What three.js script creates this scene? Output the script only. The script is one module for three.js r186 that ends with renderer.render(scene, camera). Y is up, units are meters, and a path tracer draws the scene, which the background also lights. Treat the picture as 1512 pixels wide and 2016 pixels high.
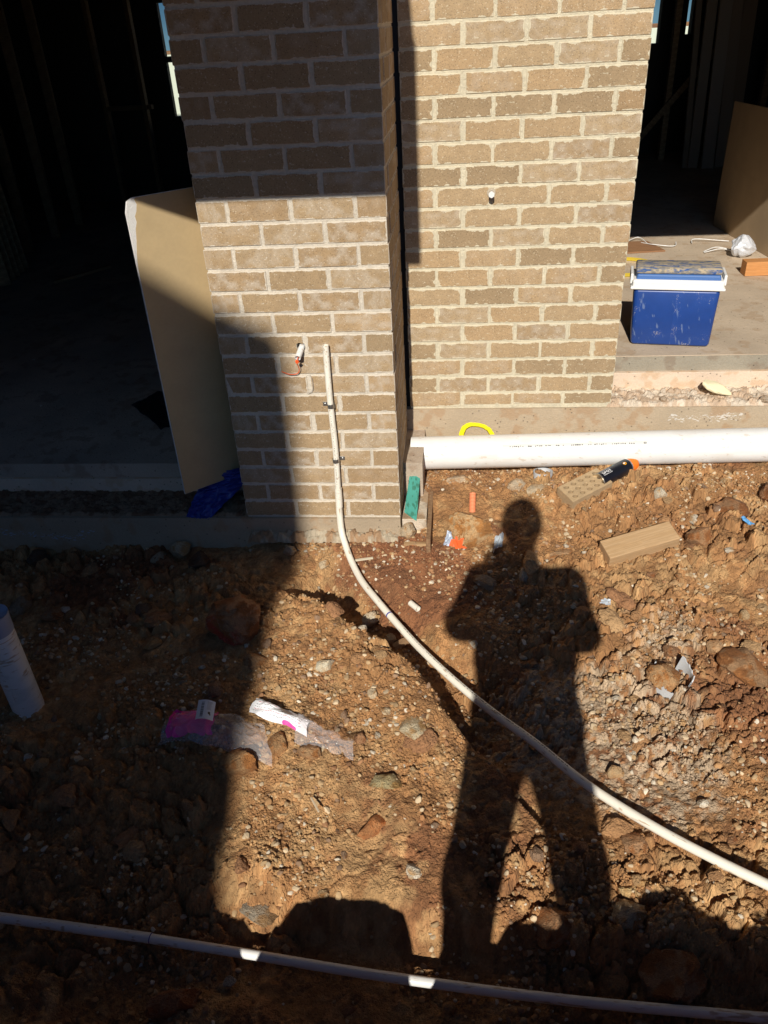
import * as THREE from 'three';
import { Sky } from 'three/addons/objects/Sky.js';
import { mergeGeometries, mergeVertices, toCreasedNormals } from 'three/addons/utils/BufferGeometryUtils.js';
import { RoundedBoxGeometry } from 'three/addons/geometries/RoundedBoxGeometry.js';
import { Brush, Evaluator, SUBTRACTION } from 'three-bvh-csg';

// ---------- camera, sky, sun, exposure ----------
const scene = new THREE.Scene();
const camera = new THREE.PerspectiveCamera(65.8, 768 / 1024, 0.02, 400);
camera.position.set(0.986, 1.905, 3.013);
camera.rotation.set(-0.5546, 0.1161, -0.058, 'YXZ');
scene.add(camera);
const SUN = new THREE.Vector3(-0.055, 0.685, 1).normalize();     // towards the sun
const sky = new Sky(); sky.name = 'sky'; sky.userData.kind = 'structure';
sky.scale.setScalar(1000);
sky.material.uniforms.sunPosition.value.copy(SUN);
sky.material.uniforms.turbidity.value = 3;
sky.material.uniforms.rayleigh.value = 0.5;
sky.material.uniforms.mieCoefficient.value = 0.004;
sky.material.uniforms.cloudCoverage.value = 0;
scene.add(sky);
scene.environmentIntensity = 0.1;
const sun = new THREE.DirectionalLight(new THREE.Color().setRGB(1, 0.945, 0.86), 5);
sun.target.position.set(0.8, 0, 0.5); sun.position.copy(SUN).multiplyScalar(30).add(sun.target.position);
sun.castShadow = true; sun.shadow.mapSize.set(4096, 4096);
Object.assign(sun.shadow.camera, { left: -14, right: 14, top: 14, bottom: -14, near: 1, far: 70 });
scene.add(sun, sun.target);
const renderer = new THREE.WebGLRenderer({ antialias: true });
renderer.toneMapping = THREE.LinearToneMapping;
renderer.toneMappingExposure = 1.02;
renderer.shadowMap.enabled = true;
renderer.outputColorSpace = THREE.SRGBColorSpace;

// ---------- helpers ----------
function rng(seed) { let a = seed >>> 0; return () => { a = (a + 0x6D2B79F5) | 0; let t = Math.imul(a ^ (a >>> 15), 1 | a); t = (t + Math.imul(t ^ (t >>> 7), 61 | t)) ^ t; return ((t ^ (t >>> 14)) >>> 0) / 4294967296; }; }
function hash(x, y, s = 0) { let h = Math.imul(x | 0, 374761393) ^ Math.imul(y | 0, 668265263) ^ Math.imul(s | 0, 2147483647 - 91); h = Math.imul(h ^ (h >>> 13), 1274126177); h = Math.imul(h ^ (h >>> 16), 2246822519); return ((h ^ (h >>> 15)) >>> 0) / 4294967296; }
const sm = (a, b, x) => { const t = Math.min(1, Math.max(0, (x - a) / (b - a))); return t * t * (3 - 2 * t); };
const mix = (a, b, t) => a + (b - a) * t;
const mod = (a, n) => ((a % n) + n) % n;
function vnoise(x, y, s = 0, per = 0) {
  const xi = Math.floor(x), yi = Math.floor(y), fx = x - xi, fy = y - yi;
  const u = fx * fx * (3 - 2 * fx), v = fy * fy * (3 - 2 * fy);
  const w = per ? (i) => mod(i, per) : (i) => i;
  const a = hash(w(xi), w(yi), s), b = hash(w(xi + 1), w(yi), s), c = hash(w(xi), w(yi + 1), s), d = hash(w(xi + 1), w(yi + 1), s);
  return a + (b - a) * u + (c - a) * v + (a - b - c + d) * u * v;
}
function fbm(x, y, s = 0, o = 4, per = 0) { let r = 0, a = 0.5, n = 0; for (let i = 0; i < o; i++) { r += a * vnoise(x, y, s + i * 17, per); n += a; x *= 2; y *= 2; per *= 2; a *= 0.5; } return r / n; }
const WO = { f1: 0, f2: 0, id: 0, dx: 0, dy: 0 };
function worley(x, y, s = 0, per = 0) {
  const xi = Math.floor(x), yi = Math.floor(y); let f1 = 9, f2 = 9, id = 0, ox = 0, oy = 0;
  for (let j = -1; j <= 1; j++) for (let i = -1; i <= 1; i++) {
    const cx = xi + i, cy = yi + j, hx = per ? mod(cx, per) : cx, hy = per ? mod(cy, per) : cy;
    const dx = cx + hash(hx, hy, s) - x, dy = cy + hash(hx, hy, s + 1) - y, d = dx * dx + dy * dy;
    if (d < f1) { f2 = f1; f1 = d; id = hash(hx, hy, s + 2); ox = dx; oy = dy; } else if (d < f2) f2 = d;
  }
  WO.f1 = Math.sqrt(f1); WO.f2 = Math.sqrt(f2); WO.id = id; WO.dx = ox; WO.dy = oy; return WO;
}

// ---------- the lie of the land: heights in metres at (x, z) ----------
const CTL = [[-1.26,0.01,-0.2],[-0.86,0.03,-0.2],[-0.49,0.0,-0.19],[-0.12,-0.03,-0.17],[0.26,0.01,-0.12],[0.5,0.01,-0.1],[0.68,-0.01,-0.09],[-0.79,0.46,-0.19],[-0.32,0.48,-0.17],[0.09,0.51,-0.13],[0.1,0.21,-0.17],[0.28,0.17,-0.17],[0.52,0.19,-0.15],[0.69,0.16,-0.12],[0.81,0.1,-0.1],[-0.6,1.05,-0.19],[-0.29,0.86,-0.16],[0.08,0.89,-0.12],[0.37,0.65,-0.09],[0.6,0.86,-0.08],[0.83,1.09,-0.09],[0.45,1.1,-0.1],[0.22,1.26,-0.13],[0.56,1.29,-0.12],[0.81,1.37,-0.13],[0.44,1.55,-0.16],[0.68,1.6,-0.19],[0.9,1.67,-0.2],[-0.2,1.36,-0.2],[-0.35,1.53,-0.25],[0.04,1.58,-0.27],[-0.16,1.71,-0.3],[0.89,-0.32,-0.03],[1.08,-0.32,-0.03],[1.03,-0.06,-0.07],[0.96,0.15,-0.12],[1.32,-0.3,-0.02],[1.57,-0.36,0],[1.92,-0.34,0.01],[2.26,-0.35,0.03],[2.4,-0.34,0.04],[1.18,0.18,-0.1],[1.51,0.19,-0.09],[1.84,0.07,-0.06],[2.15,0.09,-0.02],[0.86,0.39,-0.16],[1.17,0.46,-0.15],[1.56,0.54,-0.13],[1.96,0.48,-0.12],[1.16,0.79,-0.2],[1.51,0.93,-0.18],[1.86,0.87,-0.15],[2.04,0.86,-0.16],[1.06,1.16,-0.2],[1.39,1.19,-0.2],[1.71,1.19,-0.18],[1.91,1.29,-0.17],[0.97,1.41,-0.19],[1.2,1.48,-0.21],[1.43,1.47,-0.2],[1.7,1.55,-0.19],[1.12,1.67,-0.24],[1.4,1.68,-0.23],[1.61,1.66,-0.22],[1.8,1.68,-0.21],
  [-1.8,0.3,-0.2],[-1.8,1.4,-0.22],[3,0,0.02],[3,1,-0.1],[2.6,1.8,-0.18],[-1,-0.5,-0.2],[1,-0.7,-0.03],[2.5,-0.7,0.04],[0,1.9,-0.31],[0.8,1.95,-0.3],[1.6,1.95,-0.29],[-0.8,1.8,-0.3],[2.2,1.95,-0.28]];
const RIDGE = [[0.16,0.36],[0.25,0.43],[0.39,0.52],[0.58,0.68],[0.73,0.82],[0.84,0.92],[0.95,1.09],[1.09,1.26]];
const CREST = [[-2,0.5],[-0.6,0.52],[0.1,0.43],[0.257,0.38],[0.33,0.37],[0.36,0.3],[0.39,0.3],[0.41,0.37],[0.422,0.375],[0.47,0.464],[0.551,0.488],[0.684,0.488],[0.776,0.465],[0.8,0.38],[0.815,0.3],[0.87,0.29],[0.9,0.37],[1.04,0.375],[1.074,0.446],[1.144,0.474],[1.185,0.471],[1.324,0.471],[1.395,0.489],[1.445,0.532],[1.508,0.561],[1.558,0.536],[1.589,0.496],[1.677,0.475],[1.768,0.498],[2.6,0.5],[4,0.45]];
function crest(x) { for (let i = 1; i < CREST.length; i++) if (x < CREST[i][0]) { const a = CREST[i - 1], b = CREST[i]; return mix(a[1], b[1], Math.max(0, (x - a[0]) / (b[0] - a[0]))); } return 0.45; }
function baseHeight(x, z) {
  let sw = 0, sy = 0;
  for (const c of CTL) { const d = (x - c[0]) ** 2 + (z - c[1]) ** 2 + 0.012, w = 1 / (d * d); sw += w; sy += w * c[2]; }
  let h = sy / sw;
  // the cut beside the long mound, in which the pipe runs
  if (x > 0 && x < 1.6 && z > 0 && z < 1.8) {
    let best = 9, s = 0, along = 0;
    for (let i = 1; i < RIDGE.length; i++) {
      const [ax, az] = RIDGE[i - 1], [bx, bz] = RIDGE[i], ex = bx - ax, ez = bz - az, L = ex * ex + ez * ez;
      const t = Math.min(1, Math.max(0, ((x - ax) * ex + (z - az) * ez) / L)), px = x - ax - ex * t, pz = z - az - ez * t, d = Math.hypot(px, pz);
      if (d < best) { best = d; s = (ex * (z - az) - ez * (x - ax)) < 0 ? d : -d; along = (i - 1 + t) / (RIDGE.length - 1); }
    }
    s += 0.05 * (fbm(x * 9, z * 9, 70, 3) - 0.5);
    const fade = sm(0, 0.16, along) * (1 - sm(0.86, 1, along) * 0.6);
    h -= 0.135 * sm(0, 0.06, s) * (1 - sm(0.16, 0.4, s)) * fade;
    h += 0.03 * fade * sm(-0.28, -0.02, s) * (1 - sm(-0.02, 0.03, s));
  }
  { const zp = 1.8 + 0.085 * x, k = Math.exp(-(((z - zp) / 0.13) ** 4)); h = mix(h, Math.min(h, -0.315), k * 0.9); }   // the shallow run dug for the foreground pipe
  if (z > 2) { const b = sm(2.02, 2.72, z); h = mix(h, mix(crest(x) - 0.035, 0.43, sm(2.78, 3.1, z)), b); }
  return h;
}
function soilHeight(x, z) {
  let h = baseHeight(x, z);
  const near = x > -2 && x < 3.2 && z < 3.6 && z > -1.2;
  if (!near) return mix(h, -0.15 + (z > 2 ? 0.6 : 0), 0) + 0.03 * (fbm(x * 1.5, z * 1.5, 9, 3) - 0.5);
  const rough = 0.22 + 1.0 * sm(0.42, 0.6, fbm(x * 2.3 + 3, z * 2.3, 21, 3));
  h += 0.04 * (fbm(x * 3.1, z * 3.1, 5, 4) - 0.5) + 0.03 * (fbm(x * 11, z * 11, 6, 3) - 0.5);
  const wx = x + 0.05 * (fbm(x * 14, z * 14, 40, 3) - 0.5), wz = z + 0.05 * (fbm(x * 14, z * 14, 41, 3) - 0.5);
  // broken clods: each cell is a tipped plate with a crack round it
  let w = worley(wx * 12, wz * 12, 100), tx = ((w.id * 97) % 1) - 0.5, tz = ((w.id * 57) % 1) - 0.5, edge = w.f2 - w.f1;
  h += rough * (0.032 * w.id ** 2 * sm(0, 0.25, edge) + 0.038 * (w.dx * tx + w.dy * tz) * w.id - 0.014 * Math.exp(-edge * 13) * (w.id > 0.4 ? 1 : 0.25));
  w = worley(wx * 29, wz * 29, 200); tx = ((w.id * 97) % 1) - 0.5; tz = ((w.id * 57) % 1) - 0.5; edge = w.f2 - w.f1;
  h += (0.25 + rough) * (0.011 * w.id ** 1.8 * sm(0, 0.3, edge) + 0.011 * (w.dx * tx + w.dy * tz)) - rough * 0.005 * Math.exp(-edge * 9);
  w = worley(wx * 70, wz * 70, 300);
  h += (0.5 + rough) * 0.0062 * w.id ** 1.6 * Math.sqrt(Math.max(0, 1 - (w.f1 / 0.8) ** 2));
  h += 0.005 * (vnoise(x * 110, z * 110, 44) - 0.5);
  return h;
}

const used = {};
function numbered(n) { used[n] = (used[n] || 0) + 1; return used[n] === 1 ? n : `${n}_${String(used[n] - 1).padStart(3, '0')}`; }
function mesh(name, geo, mat, parent) { const m = new THREE.Mesh(geo, mat); m.name = name; m.castShadow = m.receiveShadow = true; if (parent) parent.add(m); return m; }
function tag(o, label, category, group) { o.name = numbered(o.name); o.userData.label = label; o.userData.category = category; if (group) o.userData.group = group; scene.add(o); return o; }
function thing(name, label, category, pos = [0, 0, 0], group) { const g = new THREE.Group(); g.name = name; g.position.set(...pos); return tag(g, label, category, group); }
function struct(name, geo, mat) { const m = mesh(numbered(name), geo, mat, scene); m.userData.kind = 'structure'; return m; }
const toS = (v) => { v = Math.min(1, Math.max(0, v)); return v <= 0.0031308 ? v * 12.92 : 1.055 * Math.pow(v, 1 / 2.4) - 0.055; };
function tex(w, h, fn, color = true) {        // fn(u px, v px) -> [r,g,b] linear, or one number for data maps
  const d = new Uint8Array(w * h * 4);
  for (let j = 0; j < h; j++) for (let i = 0; i < w; i++) {
    const c = fn(i, j), k = (j * w + i) * 4;
    if (color) { d[k] = toS(c[0]) * 255; d[k + 1] = toS(c[1]) * 255; d[k + 2] = toS(c[2]) * 255; } else d[k] = d[k + 1] = d[k + 2] = Math.min(255, Math.max(0, c * 255));
    d[k + 3] = 255;
  }
  const t = new THREE.DataTexture(d, w, h); t.wrapS = t.wrapT = THREE.RepeatWrapping; t.magFilter = THREE.LinearFilter; t.minFilter = THREE.LinearMipmapLinearFilter; t.generateMipmaps = true;
  if (color) t.colorSpace = THREE.SRGBColorSpace; t.needsUpdate = true; return t;
}
const rgb = (r, g, b) => new THREE.Color().setRGB(r, g, b);
const std = (c, roughness = 0.9, o = {}) => new THREE.MeshStandardMaterial({ color: Array.isArray(c) ? rgb(...c) : c, roughness, ...o });
const mixc = (a, b, t) => [mix(a[0], b[0], t), mix(a[1], b[1], t), mix(a[2], b[2], t)];
const mulc = (a, k) => [a[0] * k, a[1] * k, a[2] * k];
function uvMetres(geo, s = 1) {               // planar uv in metres by the way each face points
  const g = geo.index ? geo.toNonIndexed() : geo, p = g.attributes.position, uv = new Float32Array(p.count * 2);
  const a = new THREE.Vector3(), b = new THREE.Vector3(), c = new THREE.Vector3(), n = new THREE.Vector3();
  for (let i = 0; i < p.count; i += 3) {
    a.fromBufferAttribute(p, i); b.fromBufferAttribute(p, i + 1); c.fromBufferAttribute(p, i + 2);
    n.copy(b).sub(a).cross(c.clone().sub(a)); const x = Math.abs(n.x), y = Math.abs(n.y), z = Math.abs(n.z);
    [a, b, c].forEach((q, k) => { const u = x > y && x > z ? [q.z, q.y] : y > z ? [q.x, q.z] : [q.x, q.y]; uv[(i + k) * 2] = u[0] * s; uv[(i + k) * 2 + 1] = u[1] * s; });
  }
  g.setAttribute('uv', new THREE.BufferAttribute(uv, 2)); return g;
}
function boxAt(x0, x1, y0, y1, z0, z1, s = 1) { const g = new THREE.BoxGeometry(x1 - x0, y1 - y0, z1 - z0); g.translate((x0 + x1) / 2, (y0 + y1) / 2, (z0 + z1) / 2); return uvMetres(g, s); }
function chamferBox(w, h, d, b = 0.003, s = 1) { return uvMetres(new RoundedBoxGeometry(w, h, d, 1, b), s); }
function chamferAt(x0, x1, y0, y1, z0, z1, b = 0.003, s = 1) { const g = chamferBox(x1 - x0, y1 - y0, z1 - z0, b, s); g.translate((x0 + x1) / 2, (y0 + y1) / 2, (z0 + z1) / 2); return g; }
const V = (x, y, z) => new THREE.Vector3(x, y, z);
const curve = (pts, t = 0.5) => new THREE.CatmullRomCurve3(pts.map((q) => V(...q)), false, 'centripetal', t);
function pipeGeo(c, r, ri, seg = 60, rad = 20) {   // a tube with a bore and ring-shaped ends
  const outer = new THREE.TubeGeometry(c, seg, r, rad), inner = new THREE.TubeGeometry(c, seg, ri, rad), ia = inner.index.array;
  for (let i = 0; i < ia.length; i += 3) { const t = ia[i]; ia[i] = ia[i + 1]; ia[i + 1] = t; }
  const nn = inner.attributes.normal; for (let i = 0; i < nn.count; i++) nn.setXYZ(i, -nn.getX(i), -nn.getY(i), -nn.getZ(i));
  const parts = [outer, inner];
  for (const end of [0, 1]) {
    const g = new THREE.RingGeometry(ri, r, rad), at = c.getPointAt(end), dir = c.getTangentAt(end).multiplyScalar(end ? 1 : -1);
    g.applyQuaternion(new THREE.Quaternion().setFromUnitVectors(V(0, 0, 1), dir)); g.translate(at.x, at.y, at.z); parts.push(g);
  }
  return mergeGeometries(parts.map((g) => (g.index ? g.toNonIndexed() : g)));
}
const tube = (pts, r, seg = 24, rad = 8) => new THREE.TubeGeometry(curve(pts), seg, r, rad);
// a lumpy stone: an icosphere pushed about by noise and cut by a few flat breaks
function rockGeo(seed, sx, sy, sz, detail = 2, rough = 0.16, cuts = 5) {
  const R = rng(seed), g = mergeVertices(new THREE.IcosahedronGeometry(1, detail).deleteAttribute('uv').deleteAttribute('normal')), p = g.attributes.position, v = V();
  const planes = []; for (let i = 0; i < cuts + 5; i++) { const a = (i + R() * 0.8) * 2.399, e = (R() - 0.4) * 2.0; planes.push([V(Math.cos(a) * Math.cos(e), Math.sin(e), Math.sin(a) * Math.cos(e)), 0.58 + R() * 0.34]); }
  for (let i = 0; i < p.count; i++) {
    v.fromBufferAttribute(p, i); const u = v.clone();
    v.multiplyScalar(1 + rough * 1.4 * (fbm(u.x * 1.7 + u.z * 0.9 + seed * 3.1, u.y * 1.7 - u.z * 1.3 + seed, seed, 2) - 0.5));
    for (const [d, k] of planes) { const q = v.dot(d) - k; if (q > 0) v.addScaledVector(d, -q * 0.93); }
    if (detail > 1) v.multiplyScalar(1 + rough * 0.55 * (fbm(u.x * 6 + u.z * 4 + seed, u.y * 6 - u.z * 5, seed + 7, 3) - 0.5));
    p.setXYZ(i, v.x * sx, v.y * sy, v.z * sz);
  }
  g.computeVertexNormals(); return uvMetres(toCreasedNormals(g, detail > 1 ? 0.45 : 0.35), 1);
}
// smooth skin round a distance field (surface nets)
function skin(min, max, cell, f) {
  const n = [0, 1, 2].map((k) => Math.ceil((max[k] - min[k]) / cell) + 1), N = n[0] * n[1] * n[2], F = new Float32Array(N);
  let q = 0; for (let k = 0; k < n[2]; k++) for (let j = 0; j < n[1]; j++) for (let i = 0; i < n[0]; i++) F[q++] = f(min[0] + i * cell, min[1] + j * cell, min[2] + k * cell);
  const at = (i, j, k) => (k * n[1] + j) * n[0] + i, id = new Int32Array(N).fill(-1), pos = [], ind = [];
  const C = []; for (let k = 0; k < 2; k++) for (let j = 0; j < 2; j++) for (let i = 0; i < 2; i++) C.push([i, j, k]);
  const E = []; for (let a = 0; a < 8; a++) for (let b = a + 1; b < 8; b++) if (C[a].reduce((s, x, m) => s + Math.abs(x - C[b][m]), 0) === 1) E.push([a, b]);
  for (let k = 0; k < n[2] - 1; k++) for (let j = 0; j < n[1] - 1; j++) for (let i = 0; i < n[0] - 1; i++) {
    const v = C.map((c) => F[at(i + c[0], j + c[1], k + c[2])]); let s = 0; for (const x of v) if (x < 0) s++;
    if (!s || s === 8) continue;
    let x = 0, y = 0, z = 0, m = 0;
    for (const [a, b] of E) if ((v[a] < 0) !== (v[b] < 0)) { const t = v[a] / (v[a] - v[b]); x += mix(C[a][0], C[b][0], t); y += mix(C[a][1], C[b][1], t); z += mix(C[a][2], C[b][2], t); m++; }
    id[at(i, j, k)] = pos.length / 3; pos.push(min[0] + (i + x / m) * cell, min[1] + (j + y / m) * cell, min[2] + (k + z / m) * cell);
  }
  const quad = (a, b, c, d, flip) => { if (a < 0 || b < 0 || c < 0 || d < 0) return; flip ? ind.push(a, c, b, a, d, c) : ind.push(a, b, c, a, c, d); };
  for (let k = 1; k < n[2] - 1; k++) for (let j = 1; j < n[1] - 1; j++) for (let i = 1; i < n[0] - 1; i++) {
    const o = F[at(i, j, k)] < 0;
    if (o !== (F[at(i + 1, j, k)] < 0)) quad(id[at(i, j - 1, k - 1)], id[at(i, j, k - 1)], id[at(i, j, k)], id[at(i, j - 1, k)], !o);
    if (o !== (F[at(i, j + 1, k)] < 0)) quad(id[at(i - 1, j, k - 1)], id[at(i - 1, j, k)], id[at(i, j, k)], id[at(i, j, k - 1)], !o);
    if (o !== (F[at(i, j, k + 1)] < 0)) quad(id[at(i - 1, j - 1, k)], id[at(i, j - 1, k)], id[at(i, j, k)], id[at(i - 1, j, k)], !o);
  }
  const g = new THREE.BufferGeometry(); g.setAttribute('position', new THREE.Float32BufferAttribute(pos, 3)); g.setIndex(ind); g.computeVertexNormals(); return g;
}

// ---------- materials ----------
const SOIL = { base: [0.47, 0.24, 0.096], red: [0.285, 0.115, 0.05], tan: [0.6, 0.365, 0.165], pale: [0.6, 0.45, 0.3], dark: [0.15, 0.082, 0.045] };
const soilMap = tex(1024, 1024, (i, j) => {
  const x = i / 1024, y = j / 1024, a = fbm(x * 24, y * 24, 1, 5, 24), w = worley(x * 90, y * 90, 50, 90);
  let k = 0.55 + 0.42 * a + 0.16 * (w.id - 0.5); const c = [k, k * (0.97 + 0.05 * a), k * (0.94 + 0.08 * a)];
  const f = worley(x * 64, y * 64, 77, 64); if (f.id > 0.965 && f.f1 < 0.24) return mulc(c, 1.25);
  return c;
});
const soilBump = tex(1024, 1024, (i, j) => {
  const x = i / 1024, y = j / 1024; let h = 0.3 * fbm(x * 40, y * 40, 3, 4, 40);
  const a = worley(x * 60, y * 60, 51, 60); h += 0.4 * a.id * Math.sqrt(Math.max(0, 1 - (a.f1 / 0.7) ** 2));
  const b = worley(x * 150, y * 150, 53, 150); h += 0.3 * b.id * Math.sqrt(Math.max(0, 1 - (b.f1 / 0.7) ** 2)); return h;
}, false);
const M = {};
M.soil = new THREE.MeshStandardMaterial({ vertexColors: true, map: soilMap, bumpMap: soilBump, bumpScale: 0.009, roughness: 1 });
const grit = tex(512, 512, (i, j) => { const x = i / 512, y = j / 512; return 0.55 * fbm(x * 32, y * 32, 8, 4, 32) + 0.45 * vnoise(x * 200, y * 200, 9, 200); }, false);
const stoneMap = tex(512, 512, (i, j) => { const x = i / 512, y = j / 512, a = fbm(x * 10, y * 10, 11, 5, 10), b = vnoise(x * 120, y * 120, 12, 120), c = vnoise(x * 256, y * 256, 15, 256), d = fbm(x * 6, y * 6, 19, 5, 6); const k = 0.42 + 0.62 * a + 0.2 * (b - 0.5) + 0.16 * (c - 0.5); return mulc(mixc([1, 1, 1], [0.8, 0.55, 0.32], sm(0.44, 0.6, d)), k); });
stoneMap.repeat.set(3, 3); const stoneBump = grit.clone(); stoneBump.repeat.set(4, 4); stoneBump.needsUpdate = true;
const stone = (c) => std(c, 0.95, { map: stoneMap, bumpMap: stoneBump, bumpScale: 0.008 });
const concreteMap = (c, seed, spots) => tex(1024, 1024, (i, j) => {
  const x = i / 1024, y = j / 1024, a = fbm(x * 4, y * 4, seed, 6, 4), b = vnoise(x * 256, y * 256, seed + 3, 256), s = fbm(x * 16, y * 16, seed + 5, 4, 16);
  let q = mulc(c, 0.72 + 0.5 * a + 0.12 * (b - 0.5)); q = mixc(q, spots, sm(0.55, 0.72, s) * 0.55);
  const w = worley(x * 60, y * 60, seed + 9, 60); if (w.id > 0.95 && w.f1 < 0.22) q = mulc(q, 0.5); return q;
});
const gritBump = (r) => { const t = grit.clone(); t.repeat.set(r, r); t.needsUpdate = true; return t; };
M.footing = std([1, 1, 1], 0.95, { map: concreteMap([0.42, 0.33, 0.225], 31, [0.38, 0.23, 0.12]), bumpMap: gritBump(2), bumpScale: 0.003 });
M.slab = std([1, 1, 1], 0.92, { map: concreteMap([0.52, 0.41, 0.29], 61, [0.4, 0.27, 0.16]), bumpMap: gritBump(1), bumpScale: 0.0025 });
M.slabEdge = std([1, 1, 1], 0.95, { map: concreteMap([0.32, 0.28, 0.21], 91, [0.22, 0.16, 0.11]), bumpMap: gritBump(2), bumpScale: 0.003 });
const woodMap = (c1, c2, seed) => tex(512, 256, (i, j) => { const x = i / 512, y = j / 256; const g = fbm(x * 3, y * 40 + 3 * fbm(x * 4, y * 4, seed, 3, 4), seed, 4), f = vnoise(x * 20, y * 200, seed + 4); return mulc(mixc(c1, c2, sm(0.3, 0.7, g)), 0.85 + 0.3 * f); });
const woodA = woodMap([0.47, 0.31, 0.16], [0.3, 0.175, 0.08], 5), woodB = woodMap([0.3, 0.18, 0.09], [0.2, 0.11, 0.055], 15), woodD = woodMap([0.5, 0.33, 0.175], [0.43, 0.27, 0.13], 35);
for (const t of [woodA, woodB, woodD]) t.repeat.set(2, 8);
M.timber = std([1, 1, 1], 0.85, { map: woodA }); M.darkTimber = std([1, 1, 1], 0.85, { map: woodB }); M.formwork = std([1, 1, 1], 0.9, { map: concreteMap([0.68, 0.53, 0.39], 225, [0.56, 0.36, 0.2]), bumpMap: gritBump(2), bumpScale: 0.002 });
const scuff = (c, seed) => tex(512, 128, (i, j) => { const x = i / 512, y = j / 128, s = fbm(x * 60, y * 9, seed, 4), d = fbm(x * 16, y * 5, seed + 2, 4); return mixc(mixc(c, mulc(c, 0.8), 0.6 * sm(0.5, 0.7, d)), [0.42, 0.28, 0.16], 0.75 * sm(0.68, 0.78, s)); });
M.cream = std([1, 1, 1], 0.42, { map: scuff([0.84, 0.79, 0.67], 71) }); M.white = std([1, 1, 1], 0.4, { map: scuff([0.8, 0.79, 0.75], 74) }); M.grey = std([0.5, 0.51, 0.51], 0.5);
M.black = std([0.012, 0.012, 0.013], 0.6); M.blueInk = std([0.02, 0.03, 0.3], 0.5); M.steel = std([0.42, 0.42, 0.4], 0.35, { metalness: 0.9 });
M.orange = std([0.85, 0.12, 0.02], 0.6);

// ---------- ground: one sheet, fine where the camera looks ----------
function axis(a, b, d, far) { const v = []; for (let x = a; x <= b + 1e-6; x += d) v.push(x); let s = d, l = a, r = b; const L = [], Rr = []; while (r < far) { s *= 1.22; l -= s; r += s; L.push(l); Rr.push(r); } return [...L.reverse(), ...v, ...Rr]; }
{
  const X = axis(-1.45, 2.6, 0.0052, 120), Z = axis(-0.58, 2.2, 0.0052, 120).filter((z) => z < 2.2 || z > 3.4).concat(Array.from({ length: 60 }, (_, i) => 2.22 + i * 0.02)).sort((a, b) => a - b), nx = X.length, nz = Z.length;
  const P = new Float32Array(nx * nz * 3), Cc = new Float32Array(nx * nz * 3), U = new Float32Array(nx * nz * 2), I = new Uint32Array((nx - 1) * (nz - 1) * 6);
  let k = 0;
  for (let j = 0; j < nz; j++) for (let i = 0; i < nx; i++, k++) {
    const x = X[i], z = Z[j], y = soilHeight(x, z);
    P[k * 3] = x; P[k * 3 + 1] = y; P[k * 3 + 2] = z; U[k * 2] = x * 2; U[k * 2 + 1] = z * 2;
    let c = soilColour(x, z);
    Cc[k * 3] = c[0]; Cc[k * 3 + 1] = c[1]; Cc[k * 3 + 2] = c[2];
  }
  k = 0; for (let j = 0; j < nz - 1; j++) for (let i = 0; i < nx - 1; i++) { const a = j * nx + i, b = a + 1, c = a + nx, d = c + 1; I[k++] = a; I[k++] = c; I[k++] = b; I[k++] = b; I[k++] = c; I[k++] = d; }
  const g = new THREE.BufferGeometry(); g.setAttribute('position', new THREE.BufferAttribute(P, 3)); g.setAttribute('color', new THREE.BufferAttribute(Cc, 3)); g.setAttribute('uv', new THREE.BufferAttribute(U, 2)); g.setIndex(new THREE.BufferAttribute(I, 1)); g.computeVertexNormals();
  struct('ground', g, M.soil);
}
function soilColour(x, z) {
  const a = fbm(x * 2.1, z * 2.1, 301, 4), b = fbm(x * 7, z * 7, 302, 4), d = fbm(x * 26, z * 26, 303, 3);
  let c = SOIL.base;
  c = mixc(c, SOIL.red, 0.75 * sm(0.5, 0.68, a * 0.6 + b * 0.4));
  c = mixc(c, SOIL.tan, 0.8 * sm(0.5, 0.66, 0.5 * fbm(x * 3 + 9, z * 3, 304, 4) + 0.5 * d));
  // chalky spill by the broken pipe, damp red clay by the pier, trodden tan soil on the mound
  const spot = (cx, cz, r) => Math.exp(-(((x - cx) ** 2 + (z - cz) ** 2) / (r * r)));
  const g = fbm(x * 60, z * 60, 305, 3);
  c = mixc(c, SOIL.pale, Math.min(0.9, 1.6 * sm(0.32, 0.6, spot(1.58, 1.16, 0.3) + 0.9 * spot(1.3, 1.0, 0.25) + 0.6 * spot(1.75, 0.6, 0.22) - 0.4 + 0.7 * (b * 0.5 + d * 0.5) * 1.0) * sm(0.35, 0.6, g)));
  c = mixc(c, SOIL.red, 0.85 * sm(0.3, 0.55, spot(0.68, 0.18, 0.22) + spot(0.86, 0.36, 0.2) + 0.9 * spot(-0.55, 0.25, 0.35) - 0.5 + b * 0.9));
  const w = worley(x * 29, z * 29, 200); c = mulc(c, 0.82 + 0.36 * w.id);
  const v = worley(x * 12, z * 12, 100); return mulc(c, 0.88 + 0.24 * v.id);
}

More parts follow.
